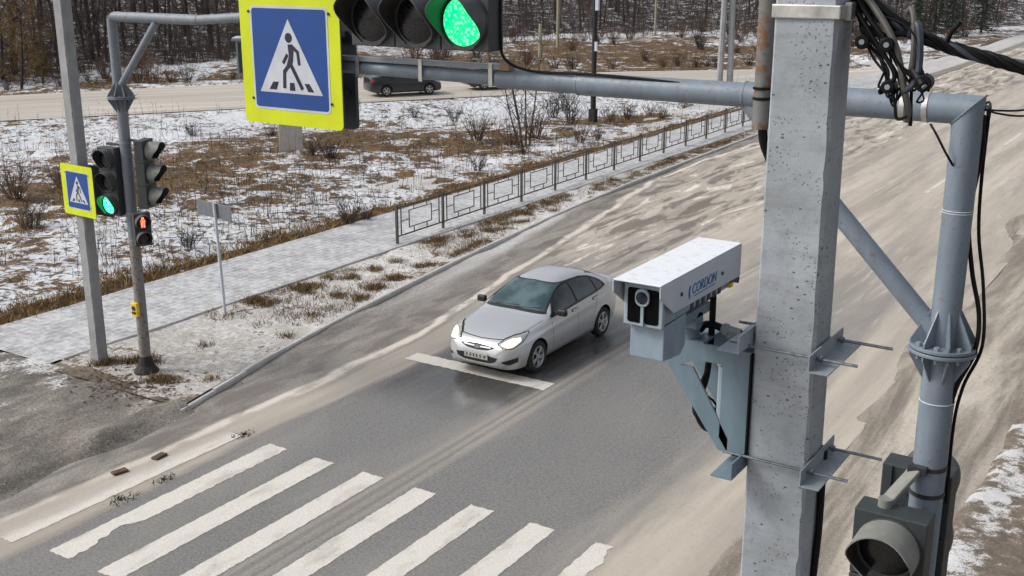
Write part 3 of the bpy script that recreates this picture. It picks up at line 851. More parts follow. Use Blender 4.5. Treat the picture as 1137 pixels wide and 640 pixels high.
# dark weed stalks standing out of the snow
r = np.random.default_rng(31)
def w_ok(x, y, tn, Yc, r): return (x < -22.2) & (poly_dist(x, y) > 1.0) & (NZ.fbm(x * .45 + 9, y * .45, 3) + r.random(len(x)) * .22 + .06 * (x > -29) > .66) & (Yc < wood_edge(tn) - 2) & ((y < 74) | (x < main_left(y) - 2))
pts = field_points(13000, 30, 22, 100, w_ok)
n = len(pts); z = z_field(pts[:, 0], pts[:, 1]) - .02
H = .25 + r.random(n) ** 2 * .75
S0 = np.c_[pts, z]; S1 = np.c_[pts + r.normal(0, .10, (n, 2)) * H[:, None], z + H]
P0 = [S0]; P1 = [S1]; W_ = [np.full(n, .022)]
for k in range(5):
    t = .3 + .65 * r.random((n, 1)); b = S0 * (1 - t) + S1 * t
    P0.append(b); P1.append(b + np.c_[r.normal(0, .16, (n, 2)), .10 + r.random(n) * .16] * np.minimum(H, .6)[:, None] * 1.5); W_.append(np.full(n, .013))
tc = np.array([(.030, .022, .020), (.075, .045, .03), (.02, .018, .02)])[r.integers(0, 3, n)]
o = tri_mesh('weed_stalks', np.concatenate(P0), np.concatenate(P1), np.concatenate(W_), np.tile(tc, (6, 1)), 33)
tag(o, 'dark dry weed stalks standing in the snowy field', 'weeds', kind='stuff')
# leaf litter round the signal post and twigs in the gutter
n = 420; c0 = np.array([-16.35, 12.85]); b = c0 + r.normal(0, 1, (n, 2)) * np.array([.55, .42])
zz = np.where(b[:, 1] > 12.5, z_verge(b[:, 0], b[:, 1]), z_app(b[:, 0], b[:, 1])) + .008
b3 = np.c_[b, zz]
o = tri_mesh('leaf_litter', b3, b3 + np.c_[r.normal(0, .06, (n, 2)), r.random(n) * .03], np.full(n, .06), np.array([(.075, .042, .028), (.12, .07, .04), (.04, .028, .022)])[r.integers(0, 3, n)], 35)
tag(o, 'dark fallen leaves heaped round the foot of the signal post', 'leaves', kind='stuff')

# ---- trees and shrubs: a few templates, copied as individuals
def branch(m, p, d, L, r0, n=5, seg=4, curl=.25, rr=random, up=.15, tip=.25):
    pts = [Vector(p)]; rad = [r0]; d = Vector(d).normalized()
    for i in range(seg):
        d = (d + Vector((rr.gauss(0, curl), rr.gauss(0, curl), rr.gauss(0, curl) + up)) * .5).normalized()
        pts.append(pts[-1] + d * L / seg); rad.append(r0 * (1 - (1 - tip) * (i + 1) / seg))
    m.tube(pts, rad, n, caps=False); return pts, rad
def tree_template(seed, h, r0, bark, twig, lean=.04, limbs=16, sub=5, first=.12, name='tree'):
    rr = random.Random(seed); root = empty(name)
    t = MB(); cr = MB()
    trunk, rad = branch(t, (0, 0, -.3), (rr.gauss(0, lean), rr.gauss(0, lean), 1), h, r0, 7, 9, .06, rr, .1, .12)
    for k in range(limbs):
        f = first + (1 - first) * (k + rr.random()) / limbs; i = min(int(f * 9), 8); q = trunk[i].lerp(trunk[i + 1], f * 9 - i)
        a = rr.random() * 2 * PI; el = rr.uniform(.25, .9)
        L = h * (.34 - .22 * f) * rr.uniform(.7, 1.25)
        pts, ra = branch(cr, q, (math.cos(a), math.sin(a), el), L, max(.012, r0 * .36 * (1 - f * .7)), 4, 4, .22, rr, .2)
        for j in range(sub):
            b = pts[rr.randint(1, 4)]
            d = (math.cos(a + rr.gauss(0, .9)), math.sin(a + rr.gauss(0, .9)), rr.uniform(-.1, 1))
            p2, _ = branch(cr, b, d, L * rr.uniform(.3, .65), .013, 3, 3, .3, rr, .15, .5)
            for j2 in range(3):
                a2 = rr.random() * 2 * PI
                branch(cr, p2[rr.randint(1, 3)], (math.cos(a2), math.sin(a2), rr.uniform(.1, 1.2)), L * rr.uniform(.15, .35), .008, 3, 2, .3, rr, .1, .5)
    t.build('trunk', bark, root, smooth=True, world=False); cr.build('crown', twig, root, world=False)
    return root
def shrub_template(seed, h, stems, twig, spread=.7, name='bare_shrub', thick=.014):
    rr = random.Random(seed); m = MB()
    for k in range(stems):
        a = rr.random() * 2 * PI; b = rr.random() * spread * .35
        p, _ = branch(m, (math.cos(a) * b, math.sin(a) * b, -.08), (math.cos(a) * spread * rr.random(), math.sin(a) * spread * rr.random(), 1), h * rr.uniform(.55, 1.05), thick, 3, 4, .22, rr, .12, .4)
        for j in range(5):
            a2 = rr.random() * 2 * PI
            branch(m, p[rr.randint(1, 4)], (math.cos(a2), math.sin(a2), rr.uniform(.4, 1.6)), h * rr.uniform(.18, .42), thick * .6, 3, 2, .25, rr, .15, .5)
    return m.build(name, twig, None, world=False)
def conifer_template(seed, h):
    rr = random.Random(seed); root = empty('conifer_tree'); t = MB(); c = MB()
    branch(t, (0, 0, -.3), (0, 0, 1), h, .14, 7, 6, .02, rr, 0, .1)
    for k in range(46):
        z = h * (.04 + .95 * k / 46); L = (h - z) * .30 + .15
        for j in range(7):
            a = rr.random() * 2 * PI; d = Vector((math.cos(a), math.sin(a), rr.uniform(-.35, .05)))
            p = Vector((0, 0, z)); e = p + d * L * rr.uniform(.7, 1.1)
            for q in range(9):
                b = p.lerp(e, (q + 1) / 10); s = Vector((-math.sin(a), math.cos(a), 0)) * rr.choice((-1, 1))
                c.ribbon(b, b + (d * .5 + s * rr.uniform(.3, 1) + Vector((0, 0, rr.uniform(-.5, .1)))) * .35, .11, (0, 0, 1) if q % 2 else d)
    t.build('trunk', M['bark'], root, world=False); c.build('crown', M['needle'], root, world=False)
    return root

used = set()
def place(tpl, x, y, z, s, rz, label, cat, group):
    if tpl.name in used: o = copy_tree(tpl)
    else: o = tpl; used.add(tpl.name)
    o.location = (x, y, z); o.scale = (s, s, s * random.uniform(.9, 1.12)); o.rotation_euler = (0, 0, rz)
    tag(o, label, cat, group); return o
def zf1(x, y): return float(z_field(np.array([x]), np.array([y]))[0])

T_bare = [tree_template(100 + i, hh, rr_, M['bark'], M['twig'], limbs=17, first=fi, name='bare_tree') for i, (hh, rr_, fi) in enumerate([(12, .15, .06), (14, .19, .10), (10, .11, .05), (13, .13, .16), (8.5, .10, .03)])]
T_birch = [tree_template(130 + i, hh, rr_, M['bark2'], M['twig'], lean=.03, limbs=14, first=.22, name='birch_tree') for i, (hh, rr_) in enumerate([(14, .11), (12, .09)])]
T_ochre = [tree_template(150, 6.0, .10, M['twig_dark'], M['twig_yellow'], lean=.12, limbs=24, sub=8, first=.03, name='ochre_leaved_tree')]
T_con = [conifer_template(160, 7.5)]
rr = random.Random(77)
nt = 0
for i in range(900):
    tn = rr.uniform(-.62, .60); e = float(wood_edge(tn)); Yc = e * (1.0 + .28 * rr.random() ** 1.3) + rr.uniform(-1, 2)
    x, y = from_cam(tn * Yc, Yc)
    if x > main_left(y) - 4: continue
    u = rr.random()
    where = 'at the front edge of the wood' if Yc < e * 1.05 else ('just inside the wood' if Yc < e * 1.14 else 'deep in the wood')
    if tn > .31: where = where.replace('the wood', 'the wood by the bend')
    elif tn > -.06: where = where.replace('the wood', 'the brushy wood')
    if u < .84:
        ti = rr.randrange(5); desc = ['straight low-branched bare tree', 'stout tall bare tree', 'thin young bare tree', 'clear-stemmed bare tree', 'short bushy bare tree'][ti]
        place(T_bare[ti], x, y, zf1(x, y), rr.uniform(.75, 1.2), rr.random() * 6.28, desc + ' ' + where, 'tree', desc + 's ' + where)
    else:
        place(rr.choice(T_birch), x, y, zf1(x, y), rr.uniform(.8, 1.2), rr.random() * 6.28, 'slender pale-trunked birch ' + where, 'tree', 'pale birches ' + where)
    nt += 1
    if nt >= 230: break
# deep wood behind, one mass
m = MB()
for i in range(380):
    tn = rr.uniform(-.8, .8); e = float(wood_edge(tn)); Yc = e * rr.uniform(1.22, 1.9); x, y = from_cam(tn * Yc, Yc)
    if x > main_left(y) - 5: continue
    z = zf1(x, y) if y < 318 and x > -188 else 6.0
    h = rr.uniform(8, 14); p, _ = branch(m, (x, y, z - .3), (rr.gauss(0, .05), rr.gauss(0, .05), 1), h, rr.uniform(.10, .22), 5, 4, .06, rr, .1, .2)
    for k in range(14):
        q = p[rr.randint(0, 4)]; q = Vector((q.x, q.y, z + rr.random() ** 1.4 * h)); a = rr.random() * 6.28
        branch(m, q, (math.cos(a), math.sin(a), rr.uniform(.2, 1.4)), rr.uniform(1.2, 3.0), .035, 3, 3, .25, rr, .15, .3)
tag(m.build('far_wood', M['twig_dark']), 'dense mass of bare trunks and branches deep in the wood', 'wood', kind='stuff')
# brush at the wood's foot, one mass
m = MB()
for i in range(4600):
    tn = rr.uniform(-.62, .58); e = float(wood_edge(tn)); Yc = e + rr.random() ** 1.3 * 34 - 3 - 9 * rr.random() * (-.1 < tn < .3); x, y = from_cam(tn * Yc, Yc)
    if x > main_left(y) - 4: continue
    z = zf1(x, y); h = rr.uniform(.8, 3.4); a = rr.random() * 6.28
    p, _ = branch(m, (x, y, z - .1), (math.cos(a) * .25, math.sin(a) * .25, 1), h, .022, 3, 3, .18, rr, .15, .4)
    for k in range(5):
        a = rr.random() * 6.28; branch(m, p[rr.randint(0, 3)], (math.cos(a), math.sin(a), rr.uniform(.5, 1.6)), h * rr.uniform(.25, .6), .014, 3, 2, .25, rr, .1, .4)
tag(m.build('underbrush', M['twig']), 'tangled brown underbrush at the foot of the wood', 'brush', kind='stuff')
# ochre willows at the left, a conifer clump near the far bend
for (tn, Yc, s) in ((-.425, 71, .95), (-.405, 73.5, .8), (-.44, 74, 1.1), (-.455, 69, 1.0)):
    x, y = from_cam(tn * Yc, Yc); place(T_ochre[0], x, y, zf1(x, y), s, rr.random() * 6, 'bushy ochre-twigged tree by the side road at the edge of the wood', 'tree', 'ochre trees by the side road')
for (tn, Yc, s) in ((.375, 112, .8), (.40, 116, .95), (.36, 118, 1.0), (.345, 110, .6)):
    x, y = from_cam(tn * Yc, Yc); place(T_con[0], x, y, zf1(x, y), s, rr.random() * 6, 'dark green conifer beside the bend of the main road', 'tree', 'conifers by the bend')

S_brown = [shrub_template(200 + i, hh, st, M['twig_red'], name='brown_shrub') for i, (hh, st) in enumerate([(1.1, 30), (.8, 26), (1.5, 28)])]
S_dark = [shrub_template(220 + i, hh, st, M['twig_dark'], name='dark_shrub') for i, (hh, st) in enumerate([(1.0, 30), (1.7, 24)])]
def shrub(tn, Yc, s, kind, label, group):
    x, y = from_cam(tn * Yc, Yc); return place(rr.choice(kind), x, y, zf1(x, y), s, rr.random() * 6.28, label, 'shrub', group)
# between side road and wood
cnt = 0
for i in range(400):
    tn = rr.uniform(-.5, .40); e = float(wood_edge(tn)); Yc = rr.uniform(70, e); x, y = from_cam(tn * Yc, Yc)
    sd_ = float(poly_dist(np.array([x]), np.array([y]))[0])
    if sd_ < 1.5 or x > main_left(y) - 3 or float(poly_dist(np.array([x + 2.6]), np.array([y - 1.7]))[0]) > sd_: continue
    if rr.random() > .35 + .6 * (tn > -.1): continue
    br_ = rr.random() < .7; sc_ = rr.uniform(.6, 1.35)
    lab = ('tall ' if sc_ > 1.1 else 'low ' if sc_ < .8 else 'waist-high ') + ('leafless brown shrub ' if br_ else 'blackish bare shrub ') + ('right beside the side road' if sd_ < 5 else 'near the foot of the wood' if Yc > e - 6 else 'midway between side road and wood') + (' past the concrete pole pair' if tn > .2 else ' near the black utility pole' if tn > 0 else ' beyond the dark car' if tn > -.14 else ' near the bus shelter' if tn > -.28 else ' by the ochre trees')
    shrub(tn, Yc, sc_, S_brown if br_ else S_dark, lab, 'shrubs: ' + lab); cnt += 1
    if cnt > 110: break
# in the field
for tn, Yc, s, kk in ((.000, 47, 1.2, 0), (.02, 49, 1.1, 0), (-.03, 48, .9, 0), (.05, 52.5, 1.15, 1), (.085, 54, .9, 0), (.10, 55, .9, 0), (.12, 57, .8, 0), (.075, 49, .8, 0), (.06, 47.5, .7, 0),
                   (.035, 58, 1.0, 1), (.045, 60.5, .9, 1), (.15, 60, .8, 0), (.17, 62, .7, 0), (.13, 55, .7, 0), (-.175, 44, .7, 0), (-.16, 43.5, .8, 1), (-.28, 52, .7, 1), (-.21, 50, .6, 1), (-.05, 56, .7, 1),
                   (-.085, 57, .6, 1), (-.40, 38, .7, 0), (-.44, 36, .9, 0), (-.43, 32, .8, 1), (-.36, 41, .7, 0), (-.29, 29.5, .6, 1), (-.145, 32.5, .65, 1), (-.13, 33, .5, 1), (-.03, 41, .6, 1), (.01, 44, .6, 0)):
    lab = ('large ' if s > 1 else 'small ' if s < .7 else 'knee-high ') + ('brown leafless shrub ' if kk == 0 else 'blackish leafless shrub ') + ('between the black utility pole and the side road' if tn > .03 and Yc > 57 else 'by the foot of the black utility pole' if tn > .04 else 'beside the young multi-stemmed tree' if tn > -.04 and Yc < 50 else 'below the dark car on the side road' if Yc > 55 else 'by the short concrete pillar' if tn > -.2 and Yc > 40 else 'on the snowy bank near the sapling' if Yc > 48 else 'beside the sidewalk before the railing' if tn > -.2 else 'in the field behind the small grey sign' if tn > -.32 else 'in the field behind the lamp post')
    shrub(tn, Yc, s, S_brown if kk == 0 else S_dark, lab, 'field shrubs: ' + lab)
# the multi-stemmed young tree behind the fence
def clump_tree():
    q = random.Random(5); root = empty('young_tree'); t = MB(); c = MB()
    for dx, dy, le, h in ((0, 0, .10, 4.6), (.12, .05, .16, 4.2), (-.2, .1, -.22, 3.4), (-.1, -.1, -.10, 3.0), (-.35, .1, -.35, 2.6)):
        p, ra = branch(t, (dx, dy, -.15), (le * .8, le * .45, 1), h, .045, 6, 6, .07, q, .1, .3)
        for j in range(9):
            a = q.random() * 6.28; p2, _ = branch(c, p[q.randint(2, 6)], (math.cos(a), math.sin(a), q.uniform(.5, 1.5)), q.uniform(.5, 1.2), .016, 4, 3, .25, q, .15, .4)
            for u in range(3):
                a = q.random() * 6.28; branch(c, p2[q.randint(1, 3)], (math.cos(a), math.sin(a), q.uniform(.3, 1.2)), q.uniform(.2, .45), .009, 3, 2, .25, q, .1, .4)
    t.build('trunk', M['bark'], root, True, world=False); c.build('crown', M['twig'], root, world=False); return root
ct = clump_tree(); x, y = from_cam(.012 * 47, 47); ct.location = (x, y, zf1(x, y))
tag(ct, 'young multi-stemmed bare tree standing in snow behind the railing', 'tree')
sp = tree_template(301, 3.2, .035, M['bark'], M['twig'], lean=.1, limbs=8, sub=3, first=.25, name='sapling'); x, y = from_cam(-.335 * 56, 56); sp.location = (x, y, zf1(x, y))
tag(sp, 'thin bare sapling between the two left posts near the side road', 'tree')
#MARK_OBJECTS
# ================================================================== street furniture builders
def visor_mesh(r, L, top_deg, cut=.16):
    """outer and inner shells of a hood in front of a lens facing -Y; top_deg = direction of its roof in the x-z plane"""
    n = 30; out, inn = MB(), MB()
    a0, a1 = -62, 242
    rows = []
    for i in range(n + 1):
        rel = a0 + (a1 - a0) * i / n; a = R(rel - 90 + top_deg)
        k = smooth01(np.array((math.sin(R(rel)) + .75) / 1.35)).item()
        rows.append((math.cos(a), math.sin(a), L * (cut + (1 - cut) * k)))
    V = []
    for c, s, l in rows: V += [(c * r, 0, s * r), (c * r * 1.0, -l, s * r)]
    F = [(2 * i, 2 * i + 1, 2 * i + 3, 2 * i + 2) for i in range(n)]
    ri = r - .006; Vi = []
    for c, s, l in rows: Vi += [(c * ri, 0, s * ri), (c * ri, -l, s * ri)]
    lip = []
    out.add(V, F); b = len(V)
    out.add([(c * ri, -l, s * ri) for c, s, l in rows], [])
    out.f += [(2 * i + 1, b + i, b + i + 1, 2 * i + 3) for i in range(n)]
    inn.add(Vi, [(2 * i, 2 * i + 2, 2 * i + 3, 2 * i + 1) for i in range(n)])
    return out, inn

def signal_head(name, label, loc, rot, lamps, S=.385, r=.15, vis=.26, hm='housing', vm='visor', cat='traffic light', group=None, horizontal=False, depth=.17, cut=.45):
    """lamps from the top down (or left to right); faces local -Y; origin at the middle of the back"""
    root = thing(name, label, cat, loc); root.rotation_euler = rot; root['label'] = label
    if group: root['group'] = group
    n = len(lamps); top = 0 if horizontal else 90
    for i, lamp in enumerate(lamps):
        off = (i - (n - 1) / 2) * S; cx, cz = (off, 0) if horizontal else (0, -off)
        h = MB(); h.box((cx, -depth / 2, cz), (S - .006, depth, S - .006)); b = h.build('housing', M[hm], root, bevel=.007, world=False, seg=2)
        f = MB(); f.lathe([(r + .022, -.0), (r + .022, .014), (r - .004, .014)], (cx, -depth + .001, cz), (0, -1, 0), 28)
        f.build('lens_ring', M['lens_rim'], b, True, world=False)
        l = MB(); pr = [(r * math.sin(t), .006 + .022 * math.cos(t)) for t in np.linspace(PI / 2, 0.02, 6)]
        l.lathe(pr, (cx, -depth - .002, cz), (0, -1, 0), 28); l.build('lens', M[lamp], b, True, world=False)
        o_, i_ = visor_mesh(r + .018, vis, 90, cut)
        for q in (o_, i_): q.v = [(x + cx, y - depth - .001, z + cz) for x, y, z in q.v]
        vo = o_.build('visor', M[vm], root, True, world=False); i_.build('visor_lining', M['visor_in'], vo, True, world=False)
    return root

def thick_line(pts, w):
    """polygon strips of a 2-D polyline, one quad per leg"""
    out = []
    for (x0, y0), (x1, y1) in zip(pts[:-1], pts[1:]):
        L = math.hypot(x1 - x0, y1 - y0); nx, ny = -(y1 - y0) / L * w / 2, (x1 - x0) / L * w / 2
        ex, ey = (x1 - x0) / L * w * .25, (y1 - y0) / L * w * .25
        out.append([(x0 + nx - ex, y0 + ny - ey), (x0 - nx - ex, y0 - ny - ey), (x1 - nx + ex, y1 - ny + ey), (x1 + nx + ex, y1 + ny + ey)])
    return out
def rrect(w, h, r, k=5):
    P = []
    for cx, cy, a0 in ((w / 2 - r, h / 2 - r, 0), (-w / 2 + r, h / 2 - r, 90), (-w / 2 + r, -h / 2 + r, 180), (w / 2 - r, -h / 2 + r, 270)):
        P += [(cx + r * math.cos(R(a0 + 90 * i / k)), cy + r * math.sin(R(a0 + 90 * i / k))) for i in range(k + 1)]
    return P
def crosswalk_sign(label, loc, W, H, B, rot=(0, 0, 0), group=None, rivets=True):
    root = thing('crosswalk_sign', label, 'road sign', loc, 0, group); root.rotation_euler = rot
    ux, uz = (1, 0, 0), (0, 0, 1)
    def lay(name, poly, y, t, m, par=root):
        return MB().prism(poly, (0, y, 0), ux, uz, (0, -t, 0)).build(name, M[m], par, world=False)
    lay('back_plate', rrect(W - .01, H - .01, .03), .016, .015, 'sign_back')
    lay('yellow_board', rrect(W, H, .035), 0, .006, 'sign_yellow')
    lay('white_border', rrect(B, B, .035), -.006, .002, 'sign_white')
    bl = lay('blue_panel', rrect(B * .952, B * .952, .022), -.008, .0015, 'sign_blue')
    k = B * .95
    lay('white_triangle', [(0, .40 * k), (-.43 * k, -.345 * k), (.43 * k, -.345 * k)], -.0095, .0015, 'sign_white')
    m = MB(); y = -.011
    def poly(P): m.prism([(a * k, b * k) for a, b in P], (0, y, 0), ux, uz, (0, -.0015, 0))
    poly([(.0 + .048 * math.cos(t), .215 + .05 * math.sin(t)) for t in np.linspace(0, 2 * PI, 16)[:-1]])
    poly([(-.015, .15), (.045, .15), (.065, .10), (.045, -.03), (-.005, -.09), (-.05, -.08), (-.005, .03)])
    for P, ww in (([(.035, .135), (.115, .075), (.13, -.045)], .036), ([(-.03, .04), (-.085, -.035)], .036), ([(-.02, -.07), (-.075, -.125), (-.085, -.285)], .042), ([(.02, -.06), (.075, -.15), (.155, -.285)], .042)):
        for q in thick_line(P, ww): y -= .00012; poly(q)
    m.build('walking_figure', M['sign_black'], root, world=False)
    y = -.011
    for P in ([(-.24, -.235), (-.165, -.235), (-.20, -.315), (-.30, -.315)], [(-.01, -.235), (.05, -.235), (.06, -.315), (-.015, -.315)], [(.19, -.235), (.255, -.235), (.315, -.315), (.235, -.315)]):
        m = MB(); poly(P); m.build('zebra_mark', M['sign_black'], root, world=False)
    if rivets:
        for sx in (-1, 1):
            for sz in (-.40, .44):
                MB().cyl((sx * B * .515, -.004, sz * B), (sx * B * .515, -.013, sz * B), .010, n=10).build('rivet', M['dark_metal'], root, True, world=False)
    return root

def flange(root, c, r, mat, plates=8, up=.20, dn=.20, rin=.09):
    x, y, z = c
    f = MB().cyl((x, y, z - .022), (x, y, z - .003), r, n=36).cyl((x, y, z + .003), (x, y, z + .022), r * .985, n=36).build('flange', M[mat], root, True, bevel=.003)
    for k in range(plates):
        a = 2 * PI * (k + .5) / plates; u = Vector((math.cos(a), math.sin(a), 0)); s = Vector((-u.y, u.x, 0))
        p = Vector((x, y, z)) - s * .004
        MB().prism([(rin * .9, .023), (r * .96, .023), (r * .96, .045), (rin * .95, up)], p, u, (0, 0, 1), s * .008).build('gusset', M[mat], root)
        MB().prism([(rin * .9, -.023), (rin * .95, -dn), (r * .96, -.045), (r * .96, -.023)], p, u, (0, 0, 1), s * .008).build('gusset', M[mat], root)
        a2 = 2 * PI * k / plates; q = Vector((x + math.cos(a2) * r * .82, y + math.sin(a2) * r * .82, z))
        MB().cyl(q + Vector((0, 0, .022)), q + Vector((0, 0, .040)), .014, n=6).build('bolt', M['zinc'], f)
        MB().cyl(q + Vector((0, 0, -.05)), q + Vector((0, 0, -.022)), .009, n=8).build('nut', M['zinc'], f)

def mitre(root, corner, xa, zb, r, mat, name_h='arm', name_v='upright', n=28):
    """pipe arriving along x from xa and turning down to zb"""
    cx, cy, cz = corner; A, C, D = [], [], []
    for k in range(n):
        t = 2 * PI * k / n; v, q = r * math.sin(t), r * math.cos(t)
        A.append((xa, cy + q, cz + v)); C.append((cx + v, cy + q, cz + v)); D.append((cx + v, cy + q, zb))
    F = [(k, (k + 1) % n, (k + 1) % n + n, k + n) for k in range(n)]
    MB().add(A + C, [tuple(reversed(f)) for f in F]).build(name_h, M[mat], root, True)
    MB().add(C + D, [tuple(reversed(f)) for f in F]).build(name_v, M[mat], root, True)
    weld = MB(); w = [(p[0] + (p[0] - cx) * .03, p[1] + (p[1] - cy) * .03, p[2] + (p[2] - cz) * .03) for p in C]
    weld.tube(w + [w[0]], .0045, 6, caps=False).build('weld_seam', M[mat], root, True)

def cable(name, pts, r, mat, parent=None, label=None, cat='cable', k=7, n=8, group=None):
    P = catmull(pts, k)
    if parent is None:
        o = MB().tube([p - P[0] for p in P], r, n).build(name, M[mat], None, True, world=False); o.location = P[0]
        tag(o, label, cat, group)
    else: o = MB().tube(P, r, n).build(name, M[mat], parent, True)
    return o

# ================================================================== near gantry: post, arm, brace
GX, GY, GZ = -1.16, 6.0, 6.865
gr = thing('signal_gantry', 'grey-blue pipe gantry with bolted flange, brace and long arm over the road', 'gantry', (GX, GY, 0))
MB().cyl((GX, GY, -.4), (GX, GY, 5.604), .088, n=28).build('post', M['pipe'], gr, True)
flange(gr, (GX, GY, 5.626), .172, 'pipe', 8, .21, .20, .078)
mitre(gr, (GX, GY, GZ), -2.32, 5.63, .074, 'pipe')
for x0, x1, rr_ in ((-3.36, -2.31, .067), (-3.93, -3.35, .060), (-5.95, -3.92, .044)):
    MB().cyl((x0, GY, GZ + (.022 if x0 < -5 else 0)), (x1, GY, GZ), rr_, n=26).build('arm_section', M['pipe'], gr, True)
for x0, rr_ in ((-3.36, .069), (-2.32, .0765)):
    MB().lathe([(rr_ - .010, -.012), (rr_, -.006), (rr_, .006), (rr_ - .010, .012)], (x0, GY, GZ), (1, 0, 0), 26).build('weld_collar', M['pipe'], gr, True)
MB().cyl((-1.20, GY, 5.70), (-2.31, GY, GZ - .03), .052, n=22).build('brace', M['pipe'], gr, True)
for x in (-1.47, -1.36):
    MB().lathe([(.0745, -.014), (.078, -.013), (.078, .013), (.0745, .014)], (x, GY, GZ), (1, 0, 0), 26).build('clamp_band', M['band'], gr, True)
MB().lathe([(.0745, -.002), (.0765, 0), (.0745, .002)], (GX, GY, 6.35), (0, 0, 1), 26).lathe([(.0745, .010), (.0765, .012), (.0745, .014)], (GX, GY, 6.35), (0, 0, 1), 26).build('cable_tie', M['sign_white'], gr, True)
MB().lathe([(.0885, -.003), (.092, 0), (.0885, .003)], (GX, GY, 5.33), (0, 0, 1), 26).build('cable_tie', M['sign_white'], gr, True)
for z in (4.955, 4.80):
    MB().lathe([(.0885, -.012), (.093, -.011), (.093, .011), (.0885, .012)], (GX, GY, z), (0, 0, 1), 26).build('clamp_band', M['dark_metal'], gr, True)
# strut channel under the overhead head, with straps
st = MB().box((-4.56, GY - .02, GZ + .073), (1.34, .06, .032)).build('strut_channel', M['zinc'], gr, bevel=.004)
for x in (-5.02, -4.50, -3.96):
    MB().bar((x, GY - .055, GZ + .095), (x, GY - .055, GZ - .045), .028, .006, (0, 1, 0)).build('strap', M['band'], gr)
MB().box((-3.86, GY - .02, GZ + .09), (.07, .075, .07)).build('strut_bracket', M['rustband'], gr, bevel=.004)
# cables of the gantry
cable('arm_cable', [(-3.866, 5.920, 7.445), (-3.867, 5.920, 7.130), (-3.841, 5.930, 6.991), (-3.673, 5.960, 6.928), (-3.236, 5.950, 6.930), (-2.780, 5.960, 6.914), (-2.270, 5.970, 6.879)], .009, 'rubber', gr)
cable('head_cable', [(-3.897, 5.900, 7.445), (-3.886, 5.900, 7.236), (-3.906, 5.900, 7.077)], .012, 'cable_grey', gr)
for dx, dz, q in ((0, 0, 0), (.012, -.02, 1)):
    cable('post_cable', [(-1.090, 6.000, 6.844), (-1.083, 6.030, 6.654), (-1.114, 6.060, 6.324), (-1.071, 6.060, 6.045), (-1.008, 6.040, 5.818), (-1.000, 5.990, 5.629), (-1.066, 5.980, 5.429), (-1.093, 6.000, 5.213), (-1.085, 6.020, 4.946), (-1.084, 6.020, 4.515), (-1.084, 6.030, 4.004), (-1.097, 6.040, 3.341)], .012 + .004 * q, 'rubber', gr) if q == 0 else cable('post_cable', [(p[0] + dx * 1.6, p[1] + .03, p[2]) for p in ((-1.090, 6.000, 6.844), (-1.096, 6.040, 6.515), (-1.083, 6.060, 6.233), (-1.029, 6.050, 5.957), (-0.992, 6.000, 5.661), (-1.061, 6.000, 5.424), (-1.090, 6.020, 5.181), (-1.084, 6.030, 4.729))], .009, 'rubber', gr)
for i, (ra, rb) in enumerate(((.075, .095), (.09, .115), (.06, .08))):
    cx, cy, cz = (-1.107, 6.080, 6.780)
    cable('coiled_cable', [(cx + ra * .35 * math.cos(t), cy + ra * .5 * math.sin(t), cz + rb * math.sin(t + .4)) for t in np.linspace(0, 2 * PI, 12)], .006, 'rubber', gr)
cable('loop_cable', [(-1.321, 5.930, 6.791), (-1.279, 5.900, 6.744), (-1.227, 5.900, 6.659), (-1.193, 5.930, 6.595)], .006, 'rubber', gr)
for dz in (0, -.03):
    P = [(-1.101, 6.000, 6.874), (-1.018, 6.000, 6.871), (-0.912, 6.100, 6.872), (-0.712, 6.400, 6.898)]
    cable('span_wire', [(p[0], p[1], p[2] + dz * i * .5) for i, p in enumerate(P)], .005, 'rubber', gr)
# diagonal arm bracket holding the lower head
lb = MB().bar((GX - .05, GY - .09, 4.95), (-1.31, 5.74, 4.80), .075, .03).build('head_bracket', M['visor_pale'], gr, bevel=.008)
MB().cyl((-1.31, 5.73, 4.76), (-1.31, 5.73, 4.83), .038, n=14).build('bracket_pivot', M['visor_pale'], lb, True)
MB().box((GX - .04, GY - .10, 4.955), (.10, .03, .05)).build('clamp_shoe', M['dark_metal'], gr, bevel=.004)

signal_head('overhead_signal', 'horizontal three-lamp signal on the gantry arm with its right green lamp lit', (-4.405, 5.96, 7.215), (0, 0, 0), ['lens_off', 'lens_off', 'green_near'], S=.356, r=.150, horizontal=True, vis=.20, depth=.16, cut=.14)
crosswalk_sign('large yellow-bordered blue pedestrian crossing sign on the end of the gantry arm', (-5.515, 5.84, 6.92), .90, .90, .70)
bs = thing('sign_rear_panel', 'dark backed square sign panel behind the large yellow crossing sign', 'road sign', (-5.625, 6.10, 6.885))
MB().prism(rrect(.90, .90, .035), (0, 0, 0), (1, 0, 0), (0, 0, 1), (0, .03, 0)).build('back_plate', M['sign_back'], bs, world=False)
MB().prism(rrect(.89, .89, .035), (0, .03, 0), (1, 0, 0), (0, 0, 1), (0, .004, 0)).build('face_sheet', M['sign_yellow'], bs, world=False)
for z in (-.2, .2): MB().box((0, -.018, z), (.8, .03, .04)).build('stiffener', M['sign_back'], bs, world=False)
signal_head('post_signal', 'dark green signal head with pale hood on the near gantry post', (-1.252, 5.80, 4.21), (0, 0, 0), ['lens_off', 'lens_off', 'lens_off'], S=.385, hm='housing_green', vm='visor_pale', vis=.24)
hb = signal_head('rear_post_signal', 'signal head facing away, mounted behind the near gantry post', (-1.25, 6.14, 4.27), (0, 0, PI), ['lens_off', 'lens_off', 'lens_off'], S=.385, hm='housing_green', vm='visor')
for sx in (-.14, .14): MB().box((sx, .008, 0), (.018, .016, 1.14)).build('back_rib', M['housing_green'], hb, world=False)
MB().box((0, .05, .45), (.05, .10, .04)).build('mounting_stub', M['dark_metal'], hb, world=False)

